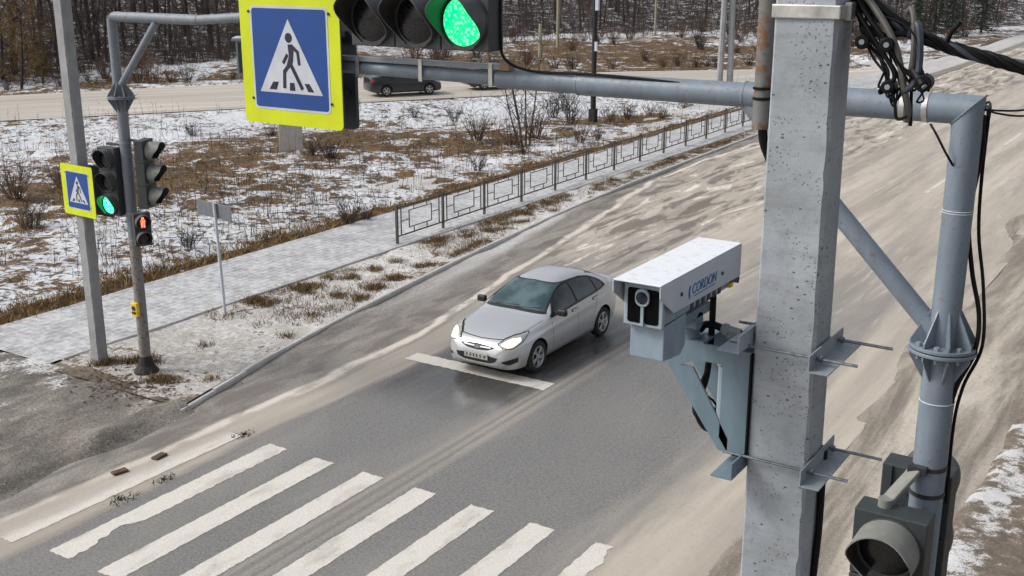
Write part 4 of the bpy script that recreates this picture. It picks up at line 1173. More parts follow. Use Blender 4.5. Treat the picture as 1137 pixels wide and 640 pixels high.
# ================================================================== near concrete pole and speed camera
cp = thing('concrete_pole', 'tall grey pitted concrete pole carrying the white road camera', 'pole', (-.96, 2.94, 0))
def pole_rings(z0, z1, step, xl, xr, yf, yb, ch, jit, seed):
    rr_ = random.Random(seed); m = MB(); rings = []; z = z0
    zs = np.arange(z0, z1 + step, step)
    for z in zs:
        l, r_, f, b = xl(z), xr(z), yf(z), yb(z)
        c = ch
        P = [(l + c, f), (l + (r_ - l) * .5, f), (r_ - c * 1.3, f), (r_, f + c * 1.6), (r_ + .004, (f + b) / 2), (r_, b - c), (r_ - c, b), (l + c, b), (l, b - c), (l, (f + b) / 2), (l, f + c)]
        j = [jit * (2.2 if i in (2, 3) else .25) for i in range(len(P))]
        rings.append([(x + rr_.gauss(0, j[i]), y + rr_.gauss(0, j[i]), z) for i, (x, y) in enumerate(P)])
    n = len(rings[0]); m.v = [p for r_ in rings for p in r_]
    m.f = [(i * n + k, i * n + (k + 1) % n, (i + 1) * n + (k + 1) % n, (i + 1) * n + k) for i in range(len(rings) - 1) for k in range(n)] + [tuple(range(n - 1, -1, -1)), tuple(range((len(rings) - 1) * n, len(rings) * n))]
    return m
pole_rings(-.5, 9.2, .035, lambda z: -1.046, lambda z: -.881 + (7.0 - z) * .0085, lambda z: 2.87 - (7.0 - z) * .001, lambda z: 3.005 + (7.0 - z) * .006, .006, .0005, 4).build('shaft', M['concrete'], cp, True, auto=25)
bx = [(-1.052, 2.862), (-.876, 2.862), (-.872, 3.012), (-1.052, 3.012)]
MB().prism(bx, (0, 0, 7.447), (1, 0, 0), (0, 1, 0), (0, 0, .034)).build('steel_band', M['band'], cp, bevel=.003)
MB().box((-.872, 2.93, 7.465), (.02, .05, .045)).build('band_buckle', M['band'], cp, bevel=.003)
# conduit with taped end
cd = thing('conduit', 'rust-stained steel conduit strapped along the left side of the concrete pole', 'pipe', (-1.085, 2.93, 7.15))
MB().cyl((-1.087, 2.93, 7.23), (-1.092, 2.94, 9.0), .023, n=18).build('tube', M['conduit'], cd, True)
MB().cyl((-1.086, 2.93, 7.155), (-1.087, 2.93, 7.235), .0245, n=18).build('end_sleeve', M['conduit'], cd, True)
for z in (7.235, 7.262, 7.60, 8.2):
    MB().lathe([(.0235, -.004), (.0265, -.003), (.0265, .003), (.0235, .004)], (-1.087, 2.93, z), (0, 0, 1), 18).build('tape_wrap', M['rubber'], cd, True)
cable('conduit_cable', [(-1.086, 2.932, 7.19), (-1.080, 2.94, 7.12), (-1.066, 2.97, 7.06), (-1.058, 3.03, 6.98), (-1.03, 3.04, 6.8), (-1.02, 3.05, 6.3)], .013, 'rubber', cd)
cable('pole_cable', [(-.868, 3.0, 6.25), (-.862, 2.985, 6.15), (-.858, 2.975, 6.0), (-.862, 2.97, 5.8), (-.86, 2.97, 5.4), (-.858, 2.97, 4.5)], .011, 'rubber', None, 'black cable running down the right face of the concrete pole', 'cable')

# bracket: two cut-out side plates, channel, tie plates, clamp irons, threaded rods
bk = thing('camera_bracket', 'blue-grey triangular steel bracket clamped to the concrete pole', 'bracket', (-1.05, 2.94, 6.24))
for y in (2.872, 3.000):
    pl = MB()
    for P in ([(-1.305, 6.545), (-1.305, 6.470), (-1.262, 6.470), (-1.215, 6.494), (-1.052, 6.494), (-1.052, 6.545)], [(-1.262, 6.470), (-1.305, 6.470), (-1.135, 6.235), (-1.108, 6.235), (-1.108, 6.275), (-1.224, 6.470)], [(-1.135, 6.494), (-1.135, 6.275), (-1.108, 6.235), (-1.052, 6.235), (-1.052, 6.494)]):
        pl.prism(P, (0, y, 0), (1, 0, 0), (0, 0, 1), (0, .008, 0))
    pl.build('side_plate', M['bracket'], bk)
MB().box((-1.055, 2.94, 6.39), (.008, .122, .31)).build('back_plate', M['bracket'], bk)
MB().box((-1.0485, 2.866, 6.39), (.004, .016, .31)).build('seal_strip', M['rubber'], bk)
MB().box((-1.135, 2.925, 6.385), (.030, .10, .20)).build('cable_duct', M['bracket_lt'], bk, bevel=.006)
MB().box((-1.25, 2.94, 6.546), (.11, .134, .006)).build('top_plate', M['bracket'], bk)
for z, nm in ((6.57, 'up'), (6.243, 'dn')):
    t = -1 if nm == 'up' else 1
    MB().prism([(0, 0), (-.062, 0), (-.062, .005), (-.005, .005), (-.005, .05), (0, .05)], (-1.053, 2.775, z - (.0 if nm == 'up' else .045)), (1, 0, 0), (0, 0, 1), (0, .33, 0)).build('clamp_iron', M['bracket_lt' if nm == 'up' else 'bracket'], bk)
    MB().prism([(0, 0), (.055, 0), (.055, .004), (.004, .004), (.004, .045), (0, .045)], (-.868, 2.79, z - .020), (1, 0, 0), (0, 0, 1), (0, .29, 0)).build('clamp_iron', M['zinc'], bk)
    for y in (2.848, 3.035):
        MB().cyl((-1.155 if y > 3 else -1.11, y, z + .004), (-.715 if y > 3 else -.755, y, z + .002), .0045, n=8).build('threaded_rod', M['steelrod'], bk, True)
        MB().cyl((-.858, y, z + .003), (-.848, y, z + .003), .010, n=6).build('nut', M['steelrod'], bk)
cable('bracket_cable', [(-1.205, 2.95, 6.70), (-1.205, 2.95, 6.55), (-1.21, 2.94, 6.42), (-1.235, 2.93, 6.33), (-1.215, 2.92, 6.305), (-1.17, 2.93, 6.33)], .010, 'rubber', bk)
cable('bracket_cable', [(-1.20, 2.93, 6.45), (-1.23, 2.915, 6.35), (-1.20, 2.91, 6.28), (-1.15, 2.92, 6.275), (-1.12, 2.93, 6.30), (-1.12, 2.93, 6.22), (-1.07, 2.94, 6.195), (-1.04, 2.99, 6.20)], .008, 'rubber', bk)
cable('bracket_cable', [(-1.24, 2.95, 6.558), (-1.22, 2.94, 6.580), (-1.19, 2.94, 6.582), (-1.17, 2.94, 6.578)], .011, 'rubber', bk)
MB().cyl((-1.17, 2.94, 6.578), (-1.115, 2.945, 6.570), .0135, n=14).cyl((-1.165, 2.94, 6.577), (-1.15, 2.942, 6.575), .0175, n=6).build('cable_gland', M['zinc'], bk, True)
cable('bracket_cable', [(-1.12, 2.945, 6.570), (-1.09, 2.955, 6.56), (-1.06, 2.97, 6.555)], .009, 'rubber', bk)
MB().lathe([(.030, -.004), (.034, 0), (.030, .004)], (-1.19, 2.92, 6.35), (.6, 0, .8), 12).build('cable_tie', M['rubber'], bk, True)

cm = thing('road_camera', 'white boxy road camera with blue CORDON logo on a pole bracket', 'camera', (-1.24, 2.80, 6.56))
XL, XR = -1.308, -1.172
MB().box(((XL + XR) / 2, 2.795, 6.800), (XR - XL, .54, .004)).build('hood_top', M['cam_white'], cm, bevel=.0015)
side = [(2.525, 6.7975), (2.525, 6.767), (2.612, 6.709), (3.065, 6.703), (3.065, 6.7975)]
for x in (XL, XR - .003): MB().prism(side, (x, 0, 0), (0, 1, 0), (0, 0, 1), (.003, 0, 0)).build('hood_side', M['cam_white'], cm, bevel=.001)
MB().box(((XL + XR) / 2, 3.063, 6.755), (XR - XL - .008, .004, .085)).build('hood_back', M['cam_white'], cm)
bd = MB().box((-1.240, 2.805, 6.728), (.104, .45, .100)).build('camera_body', M['cam_grey'], cm, bevel=.003)
MB().box((-1.240, 2.576, 6.728), (.112, .016, .112)).build('front_frame', M['bracket_lt'], cm, bevel=.003)
for x in (-1.264, -1.216): MB().prism(rrect(.041, .094, .008), (x, 2.5678, 6.728), (1, 0, 0), (0, 0, 1), (0, -.0012, 0)).build('window', M['glass_black'], cm)
MB().prism(rrect(.040, .048, .018), (-1.240, 2.5664, 6.752), (1, 0, 0), (0, 0, 1), (0, -.008, 0)).build('lens_collar', M['bracket_lt'], cm, bevel=.002)
MB().lathe([(.0165, -.001), (.0165, .001), (.0001, .003)], (-1.240, 2.5584, 6.752), (0, -1, 0), 24).build('lens', M['lens_glass'], cm, True)
MB().box((-1.240, 2.5640, 6.703), (.008, .006, .055)).build('window_bar', M['bracket_lt'], cm)
MB().prism([(2.590, 6.672), (2.590, 6.578), (2.70, 6.566), (2.728, 6.586), (2.728, 6.676)], (-1.286, 0, 0), (0, 1, 0), (0, 0, 1), (.098, 0, 0)).build('lower_casing', M['cam_grey'], cm, bevel=.003)
MB().cyl((-1.25, 2.90, 6.549), (-1.25, 2.90, 6.655), .028, n=18).cyl((-1.285, 2.86, 6.615), (-1.205, 2.86, 6.615), .026, n=16).build('swivel_joint', M['bracket'], cm, True)
MB().box((-1.24, 2.83, 6.640), (.07, .20, .03)).build('mount_plate', M['bracket'], cm, bevel=.003)
for i in range(6): MB().box((-1.196, 2.76 + i * .038, 6.690), (.020, .020, .030)).build('connector', M['dark_metal'], cm, bevel=.002)
MB().box((-1.195, 3.055, 6.694), (.03, .06, .020), Matrix.Rotation(R(-18), 3, 'X')).build('rear_latch', M['dark_metal'], cm, bevel=.003)
MB().box((-1.188, 3.02, 6.685), (.020, .022, .014)).build('warning_tab', M['yellow_box'], cm, bevel=.002)
for y, z in ((2.652, 6.750), (2.925, 6.743)): MB().cyl((XR - .001, y, z), (XR + .003, y, z), .0055, n=12).build('screw', M['dark_metal'], cm, True)
def text_part(s, name, size, origin, ux, uy, nrm, mat, parent, shear=0.0, sx=1.0):
    cu = bpy.data.curves.new(name, 'FONT'); cu.body = s; cu.size = size; cu.shear = shear; cu.extrude = 0.0006
    t = bpy.data.objects.new(name, cu); COL.objects.link(t); bpy.context.view_layer.update()
    me = bpy.data.meshes.new_from_object(t.evaluated_get(bpy.context.evaluated_depsgraph_get()))
    bpy.data.objects.remove(t, do_unlink=True)
    o_ = Vector(origin); ux = Vector(ux); uy = Vector(uy); nrm = Vector(nrm); off = world_loc(parent)
    for v in me.vertices: v.co = o_ + ux * v.co.x * sx + uy * v.co.y + nrm * v.co.z - off
    me.materials.clear(); me.materials.append(M[mat]); o = bpy.data.objects.new(name, me); COL.objects.link(o); o.parent = parent; return o
lg = text_part('CORDON', 'logo_lettering', .040, (XR + .0008, 2.718, 6.7325), (0, 1, 0), (0, -.02, 1), (1, 0, 0), 'logo_blue', cm, .22, .92)
m = MB()
for rad_, th, c in ((.028, .0032, 2.726), (.020, .003, 2.723)):
    for i in range(8):
        a0 = R(135 + 90 * i / 8); a1 = R(135 + 90 * (i + 1) / 8)
        m.prism([(c + rad_ * math.cos(a0), rad_ * math.sin(a0)), (c + rad_ * math.cos(a1), rad_ * math.sin(a1)), (c + (rad_ - th) * math.cos(a1), (rad_ - th) * math.sin(a1)), (c + (rad_ - th) * math.cos(a0), (rad_ - th) * math.sin(a0))], (XR + .0002, 0, 6.742), (0, 1, 0), (0, 0, 1), (.001, 0, 0))
m.build('logo_arcs', M['logo_blue'], cm)
MB().box((XR + .0006, 2.805, 6.7255), (.0012, .145, .0022)).build('logo_underline', M['logo_blue'], cm)

# ---- overhead cable bundle and its tangle at the pole top
cb = thing('cable_bundle', 'twisted black cable bundle with hanging loops and clamps at the concrete pole top', 'cables', (-0.850, 2.980, 7.447))
core = catmull([(-0.913, 2.980, 7.521), (-0.849, 2.970, 7.474), (-0.779, 2.970, 7.437), (-0.713, 2.980, 7.408), (-0.638, 2.990, 7.382), (-0.554, 3.000, 7.361), (-0.469, 3.020, 7.338), (-0.287, 3.060, 7.298), (0.028, 3.200, 7.237)], 10)
for k_ in range(5):
    tw = []
    for i, p in enumerate(core):
        a = i * .30 + k_ * 2 * PI / 5; tw.append(p + Vector((0, math.cos(a), math.sin(a))) * .0105)
    MB().tube(tw, .0072 if k_ else .0062, 8).build('strand', M['rubber'] if k_ != 2 else M['cable_blue'], cb, True)
for pts_, rad_, mt in (([(-0.851, 2.950, 7.510), (-0.803, 2.930, 7.462), (-0.758, 2.920, 7.399), (-0.734, 2.920, 7.334), (-0.723, 2.930, 7.279), (-0.712, 2.940, 7.230), (-0.716, 2.950, 7.200)], .0085, 'cable_grey'),
                      ([(-0.737, 2.950, 7.465), (-0.727, 2.940, 7.474), (-0.715, 2.930, 7.442), (-0.710, 2.930, 7.367), (-0.713, 2.930, 7.313)], .0065, 'cable_grey'),
                      ([(-0.727, 2.950, 7.409), (-0.710, 2.930, 7.440), (-0.698, 2.920, 7.422), (-0.691, 2.920, 7.358), (-0.695, 2.920, 7.304), (-0.725, 2.930, 7.273)], .0085, 'cable_blue'),
                      ([(-0.726, 2.960, 7.419), (-0.717, 2.940, 7.436), (-0.708, 2.940, 7.367), (-0.710, 2.940, 7.297)], .007, 'rubber'),
                      ([(-0.868, 2.950, 7.503), (-0.824, 2.930, 7.450), (-0.772, 2.920, 7.392), (-0.734, 2.920, 7.334), (-0.694, 2.920, 7.315), (-0.675, 2.920, 7.301)], .007, 'rubber'),
                      ([(-0.852, 2.930, 7.460), (-0.811, 2.920, 7.407), (-0.769, 2.920, 7.352), (-0.748, 2.920, 7.318), (-0.752, 2.920, 7.290), (-0.762, 2.920, 7.282)], .006, 'rubber'),
                      ([(-0.837, 2.920, 7.428), (-0.793, 2.920, 7.375), (-0.752, 2.920, 7.334), (-0.730, 2.930, 7.283), (-0.738, 2.930, 7.256), (-0.749, 2.930, 7.251), (-0.746, 2.930, 7.271), (-0.726, 2.930, 7.288)], .0042, 'rubber'),
                      ([(-0.729, 2.940, 7.289), (-0.714, 2.950, 7.245), (-0.707, 2.960, 7.188), (-0.711, 2.950, 7.283)], .0042, 'rubber'),
                      ([(-0.871, 2.950, 7.487), (-0.837, 2.940, 7.432), (-0.790, 2.940, 7.407), (-0.739, 2.950, 7.413), (-0.676, 2.970, 7.388)], .008, 'rubber'),
                      ([(-0.838, 2.960, 7.503), (-0.789, 2.960, 7.461), (-0.734, 2.970, 7.429)], .010, 'rubber')):
    cable('loop', pts_, rad_, mt, cb, k=6)
qr = random.Random(12)
for i_ in range(8):                                   # thin loose wires of the tangle
    y_ = 2.90 + .05 * qr.random()
    a_ = Vector((-0.862, 2.950, 7.483)) + Vector((qr.uniform(-.01, .06), 0, qr.uniform(-.05, .03))); c_ = Vector((-0.720, 2.920, 7.298)) + Vector((qr.uniform(-.05, .05), 0, qr.uniform(-.035, .04)))
    mid_ = (a_ + c_) / 2 + Vector((qr.uniform(-.035, .05), qr.uniform(-.03, .03), qr.uniform(-.03, .045)))
    e_ = c_ + Vector((qr.uniform(-.03, .04), qr.uniform(-.02, .02), qr.uniform(-.05, .06)))
    cable('loose_wire', [a_, mid_, c_, (c_ + e_) / 2 + Vector((qr.uniform(-.02, .02), 0, -.03)), e_], qr.uniform(.0022, .0045), 'rubber', cb, k=6, n=6)
for (a, b, rad_) in (((-0.829, 2.900, 7.393), (-0.837, 2.970, 7.390), .018), ((-0.766, 2.890, 7.389), (-0.776, 2.960, 7.387), .018), ((-0.757, 2.900, 7.287), (-0.762, 2.960, 7.285), .017), ((-0.674, 2.900, 7.300), (-0.680, 2.960, 7.299), .021), ((-0.670, 2.900, 7.294), (-0.706, 2.930, 7.329), .012)):
    cl_ = MB().cyl(a, b, rad_, n=14).build('clamp', M['rubber'], cb, True, bevel=.003)
    d_ = (Vector(b) - Vector(a)).normalized(); MB().cyl(Vector(a) - d_ * .004, Vector(a), .007, n=8).build('clamp_bolt', M['zinc'], cl_, True)
for a, b in (((-0.838, 2.990, 7.487), (-0.794, 3.020, 7.460)), ((-0.826, 2.990, 7.456), (-0.806, 3.020, 7.438))):
    MB().bar(a, b, .03, .022).build('anchor_block', M['cable_grey'], cb, bevel=.003)
MB().tube(catmull([(-0.643, 2.980, 7.397), (-0.631, 2.970, 7.424), (-0.615, 2.970, 7.446)], 5), [.005] * 5 + [.006] * 5 + [.008], 8).build('tie_tail', M['rubber'], cb, True)

# ================================================================== left side posts
lp = thing('lamp_post', 'plain tall concrete lamp post carrying the smaller crossing sign', 'post', (-17.84, 13.22, 0))
pole_rings(-.4, 10.5, .12, lambda z: -17.84 - .118, lambda z: -17.84 + .118, lambda z: 13.22 - .11, lambda z: 13.22 + .11, .018, .0015, 9).build('shaft', M['concrete_far'], lp)
crosswalk_sign('smaller yellow-bordered pedestrian crossing sign on the concrete lamp post', (-17.72, 13.05, 3.475), .98, .94, .70, rot=(0, 0, R(-4)))
s2 = thing('sign_mount', 'dark rear sign panel behind the smaller crossing sign', 'road sign', (-17.74, 13.42, 3.42))
MB().prism(rrect(.92, .92, .03), (0, 0, 0), (1, 0, 0), (0, 0, 1), (0, .03, 0)).build('back_plate', M['sign_back'], s2, world=False)
MB().prism(rrect(.91, .91, .03), (0, .03, 0), (1, 0, 0), (0, 0, 1), (0, .004, 0)).build('face_sheet', M['sign_yellow'], s2, world=False)

PX_, PY_ = -16.70, 13.37
sp_ = thing('signal_post', 'weathered pipe signal post with flange, brace and short arm beside the lamp post', 'gantry', (PX_, PY_, 0))
MB().cyl((PX_, PY_, -.3), (PX_, PY_, 2.6), .105, .10, n=22).build('lower_post', M['post_rust'], sp_, True)
MB().cyl((PX_, PY_, 2.6), (PX_, PY_, 5.19), .10, .098, n=22).build('post', M['pipe_far'], sp_, True)
MB().lathe([(.24, 0), (.22, .06), (.15, .16), (.105, .34)], (PX_, PY_, .06), (0, 0, 1), 14).build('foot_collar', M['wood_dark'], sp_, False)
flange(sp_, (PX_, PY_, 5.20), .24, 'pipe_far', 8, .26, .28, .09)
mitre(sp_, (PX_ - .05, PY_, 6.58), -14.6, 5.2, .085, 'pipe_far')
MB().cyl((-14.62, PY_, 6.58), (-12.35, PY_, 6.74), .078, .07, n=20).build('arm_section', M['pipe_far'], sp_, True)
MB().cyl((PX_ + .05, PY_, 5.42), (-15.62, PY_, 6.52), .062, n=18).build('brace', M['pipe_far'], sp_, True)
for z in (4.40, 3.12, 2.62): MB().lathe([(.101, -.02), (.108, -.019), (.108, .019), (.101, .02)], (PX_, PY_, z), (0, 0, 1), 20).build('clamp_band', M['zinc'], sp_, True)
MB().bar((PX_, PY_ - .05, 4.36), (-17.1, PY_ - .08, 4.36), .04, .04).build('mount_arm', M['housing'], sp_)
MB().bar((PX_, PY_, 4.46), (-16.34, PY_ + .05, 4.44), .04, .04).build('mount_arm', M['housing'], sp_)
MB().bar((PX_, PY_, 3.05), (-16.42, PY_, 3.05), .04, .04).build('mount_arm', M['housing'], sp_)
bb = MB().box((PX_ + .0, PY_ - .125, 1.33), (.16, .07, .26)).build('button_box', M['yellow_box'], sp_, bevel=.01)
MB().cyl((PX_, PY_ - .160, 1.36), (PX_, PY_ - .172, 1.36), .045, n=16).build('push_button', M['dark_metal'], bb, True)
MB().box((PX_, PY_ - .162, 1.27), (.11, .003, .05)).build('button_plate', M['dark_metal'], bb)
signal_head('post_signal', 'vertical three-lamp signal with lit green lamp on the weathered signal post', (-17.00, 13.32, 3.70), (0, 0, R(6)), ['lens_off', 'lens_off', 'green_far'], S=.41, r=.165, vis=.17)
signal_head('side_signal', 'vertical signal seen from its flank, hoods turned away, beside the weathered signal post', (-16.40, 13.42, 3.87), (0, 0, R(112)), ['lens_off', 'lens_off', 'lens_off'], S=.405, r=.15, vis=.26, vm='visor_pale')
ps = signal_head('pedestrian_signal', 'small two-lamp pedestrian signal showing a red figure on the weathered signal post', (-16.37, 13.28, 2.90), (0, 0, R(62)), ['lens_off', 'lens_off'], S=.30, r=.115, vis=.16, cat='pedestrian signal', depth=.15)
m = MB()
for P in ([(.022 * math.cos(t), .055 + .022 * math.sin(t)) for t in np.linspace(0, 2 * PI, 12)[:-1]], [(-.038, .03), (.038, .03), (.03, -.03), (-.03, -.03)], [(-.03, -.025), (-.004, -.025), (-.008, -.09), (-.03, -.09)], [(.004, -.025), (.03, -.025), (.03, -.09), (.008, -.09)]):
    m.prism([(a * 1.1, b * 1.1) for a, b in P], (0, -.185, .15), (1, 0, 0), (0, 0, 1), (0, -.003, 0))
m.build('red_figure', M['red_figure'], ps, world=False)

# small sign seen from behind
ss = thing('small_road_sign', 'small grey road sign seen from behind on a thin white post in the verge', 'road sign', (-18.03, 16.65, 0.08))
MB().cyl((-18.03, 16.65, -.2), (-18.13, 16.65, 2.55), .034, n=14).build('post', M['sign_white'], ss, True)
MB().box((-18.19, 16.69, 2.385), (1.02, .02, .33), Matrix.Rotation(R(3), 3, 'Y')).build('plate', M['sign_back_grey'], ss, bevel=.01)
for z in (2.30, 2.47): MB().box((-18.12, 16.665, z), (.10, .03, .03)).build('clip', M['zinc'], ss)

# ================================================================== railing along the sidewalk
fn = thing('railing', 'brown-grey metal pedestrian railing with square motifs along the sidewalk', 'railing', (-18.84, 23.68, .105))
SPN = 2.155; FX = lambda y: -18.82 - .016 * (y - 23.68)
M['railpaint'] = painted('brown_grey_rail_paint', (.060, .053, .048), amount=.35, rough=.55, rust=.3, scale=6)
NP = 15; mesh_cache = {}
def cached(name, key, fnb, parent, loc):
    if key not in mesh_cache:
        o = fnb().build(name, M['railpaint'], parent, world=False); mesh_cache[key] = o.data
    else:
        o = bpy.data.objects.new(name, mesh_cache[key]); COL.objects.link(o); o.parent = parent
    o.location = loc; return o
rot_f = math.atan(.016)
for i in range(NP + 1):
    y = 23.68 + i * SPN
    o = cached('post', 'post', lambda: MB().box((0, 0, .50), (.06, .06, 1.10)).box((0, 0, 1.056), (.07, .07, .012)), fn, (FX(y) + 18.84, i * SPN, -.0)); o.rotation_euler.z = rot_f
    if i == NP: break
    ym = (i + .5) * SPN; px = FX(23.68 + ym) + 18.84; w_ = SPN - .06
    def panel():
        b = MB()
        for z in (.98, .19): b.box((0, 0, z), (.032, w_, .032))
        for s in (-1, 1): b.box((0, s * (w_ / 2 - .16), .585), (.026, .026, .758))
        return b
    pn = cached('panel', 'panel', panel, fn, (px, ym, 0)); pn.rotation_euler.z = rot_f
    def inner():
        b = MB(); a, c = .52, .235
        for s in (-1, 1):
            b.box((0, s * a, .585), (.022, .022, 2 * c + .022)); b.box((0, 0, .585 + s * c), (.0221, 2 * a - .022, .022))
        return b
    cached('inner_frame', 'inner', inner, pn, (0, 0, 0))
    for s in (-1, 1):
        for z0, z1 in ((.206, .339), (.831, .964)):
            cached('short_bar', 'sb', lambda: MB().box((0, 0, 0), (.02, .02, .135)), pn, (0, s * .30, (z0 + z1) / 2))
        cached('side_bar', 'sdb', lambda: MB().box((0, 0, 0), (.02, w_ / 2 - .16 - .013 - .531, .02)), pn, (0, s * (.531 + w_ / 2 - .173) / 2, .585))

# ================================================================== far posts, shelter, pillar
def far_at(tn, Yc): x, y = from_cam(tn * Yc, Yc); return x, y, zf1(x, y)
x, y, z = far_at(.0704, 53.5)
wp = thing('utility_pole', 'black tarred wooden pole with pale boxes behind the railing', 'pole', (x, y, z))
MB().cyl((0, 0, -.4), (.02, 0, 9), .13, .10, n=12).build('shaft', M['wood_dark'], wp, True, world=False)
MB().box((.16, -.06, 5.55), (.16, .14, .9)).build('meter_box', M['sign_white'], wp, world=False, bevel=.01)
MB().box((.13, -.06, 3.5), (.12, .10, .42)).build('notice_plate', M['sign_white'], wp, world=False)
MB().box((-.14, -.05, 4.6), (.12, .1, .45)).build('bracket_box', M['dark_metal'], wp, world=False)
MB().box((0, 0, .2), (.34, .30, .9)).build('footing', M['wood_dark'], wp, world=False, bevel=.02)
x, y, z = far_at(.1835, 70)
for dx, lab in ((-.32, 'left-hand pale concrete pole of a leaning pair beside the side road mouth'), (.32, 'right-hand greyer concrete pole of a pair beside the side road mouth')):
    q = MB(); q.tube([(0, 0, -.4), (-dx * .5 * .9, 0, 10)], [.21, .16], 8); o = q.build('concrete_far_pole', M['concrete_far'], None, world=False)
    o.location = (x + dx * CY, y + dx * SY, z); tag(o, lab, 'pole', 'paired concrete poles')
for tn, Yc, h, rr_, mt, lab in ((.039, 98, 9, .13, 'bark_pale', 'pale yellowish trunk-like pole standing before the wood'), (.024, 88, 2.6, .16, 'bark_pale', 'short pale marker post among brush before the wood'), (.122, 112, 10, .11, 'bark_pale', 'thin pale pole at the edge of the wood')):
    x, y, z = far_at(tn, Yc); q = MB().tube([(0, 0, -.3), (.02, 0, h)], [rr_, rr_ * .8], 8); o = q.build('pale_post', M[mt], None, True, world=False); o.location = (x, y, z); tag(o, lab, 'post')
x, y, z = far_at(-.1935, 45.4)
pi_ = thing('concrete_pillar', 'short pale concrete pillar in the dead grass below the large sign', 'pillar', (x, y, z), YAW + .2)
MB().box((0, 0, .75), (.92, .40, 1.9)).build('body', M['pillar'], pi_, world=False, bevel=.02)
MB().box((0, 0, 1.74), (1.0, .48, .08)).build('cap', M['pillar'], pi_, world=False, bevel=.01)
x, y, z = far_at(-.222, 74.5)
bs_ = thing('bus_shelter', 'grey metal bus shelter with snowy flat roof by the side road', 'shelter', (x, y, z), YAW + .08)
for px in (-.9, 1.5):
    for py in (-.6, .6): MB().box((px, py, 1.15), (.09, .09, 2.4)).build('post', M['zinc'], bs_, world=False)
MB().box((.3, .62, 1.25), (2.4, .04, 1.9)).build('back_wall', M['pipe_far'], bs_, world=False)
MB().box((-.9, 0, 1.25), (.04, 1.1, 1.9)).build('side_wall', M['pipe_far'], bs_, world=False)
rf = MB().box((.3, 0, 2.42), (3.0, 1.7, .14)).build('roof', M['pipe_far'], bs_, world=False, bevel=.02)
MB().box((.3, 0, 2.53), (2.9, 1.6, .09)).build('snow_layer', M['sign_white'], rf, world=False, bevel=.03)
MB().box((.3, .35, .45), (2.0, .4, .06)).build('bench', M['wood_dark'], bs_, world=False)
x0 = far_at(-.045, 108); x1 = far_at(.10, 60)
cable('overhead_wire', [(x0[0], x0[1], 5.0), ((x0[0] + x1[0]) / 2, (x0[1] + x1[1]) / 2, 5.6), (x1[0], x1[1], 7.2)], .02, 'cable_grey', None, 'thin grey overhead wire crossing before the wood', 'wire')

# debris on the left edge of the crossing
def debris(tuft, x, y, s, seed, label):
    q = random.Random(seed); m = MB()
    if tuft:
        for i in range(60):
            a = q.random() * 6.28; b = q.random() * .13 * s
            p = Vector((x + math.cos(a) * b, y + math.sin(a) * b * 1.6, .0)); m.ribbon(p, p + Vector((q.gauss(0, .05), q.gauss(0, .05), q.uniform(.015, .06))) * s, .020, (math.cos(a * 3), math.sin(a * 3), 0))
        o = m.build('weed_tuft', M['twig_dark'] if seed % 2 else M['needle'], None)
    else:
        m.box((0, 0, 0), (.13, .24, .035), Matrix.Rotation(R(q.uniform(-25, 25)), 3, 'Z')); m.v = [(a + x, b + y, c + .022) for a, b, c in m.v]
        o = m.build('brick_piece', M['brick'], None, bevel=.012)
    tag(o, label, 'weed' if tuft else 'brick')
debris(1, -13.15, 12.34, 1.1, 1, 'dark sodden weed tuft at the far end of the dirtiest stripe')
debris(1, -12.93, 9.69, 1.3, 2, 'greenish weed clump between two stripes of the crossing')
debris(1, -12.94, 10.50, 1.0, 3, 'small dark weed tuft between stripes near the brick pieces')
debris(0, -13.69, 10.28, 1, 4, 'broken brown brick piece lying nearer the muddy approach')
debris(0, -13.62, 10.99, 1, 5, 'broken brown brick piece lying farther along the dirty stripe')
#MARK_CARS
# ================================================================== cars
def lerp_tab(tab):
    xs = np.array([t[0] for t in tab])[::-1]; ys = np.array([t[1] for t in tab])[::-1]
    def f(x):
        # smooth (monotone-ish cubic) interpolation
        i = int(np.clip(np.searchsorted(xs, x) - 1, 0, len(xs) - 2)); h = xs[i + 1] - xs[i]; t = np.clip((x - xs[i]) / h, 0, 1)
        def slope(j):
            if j <= 0: return (ys[1] - ys[0]) / (xs[1] - xs[0])
            if j >= len(xs) - 1: return (ys[-1] - ys[-2]) / (xs[-1] - xs[-2])
            a = (ys[j] - ys[j - 1]) / (xs[j] - xs[j - 1]); b = (ys[j + 1] - ys[j]) / (xs[j + 1] - xs[j])
            return 0 if a * b <= 0 else 2 * a * b / (a + b)
        m0, m1 = slope(i) * h, slope(i + 1) * h
        return (2 * t ** 3 - 3 * t ** 2 + 1) * ys[i] + (t ** 3 - 2 * t ** 2 + t) * m0 + (-2 * t ** 3 + 3 * t ** 2) * ys[i + 1] + (t ** 3 - t ** 2) * m1
    return f
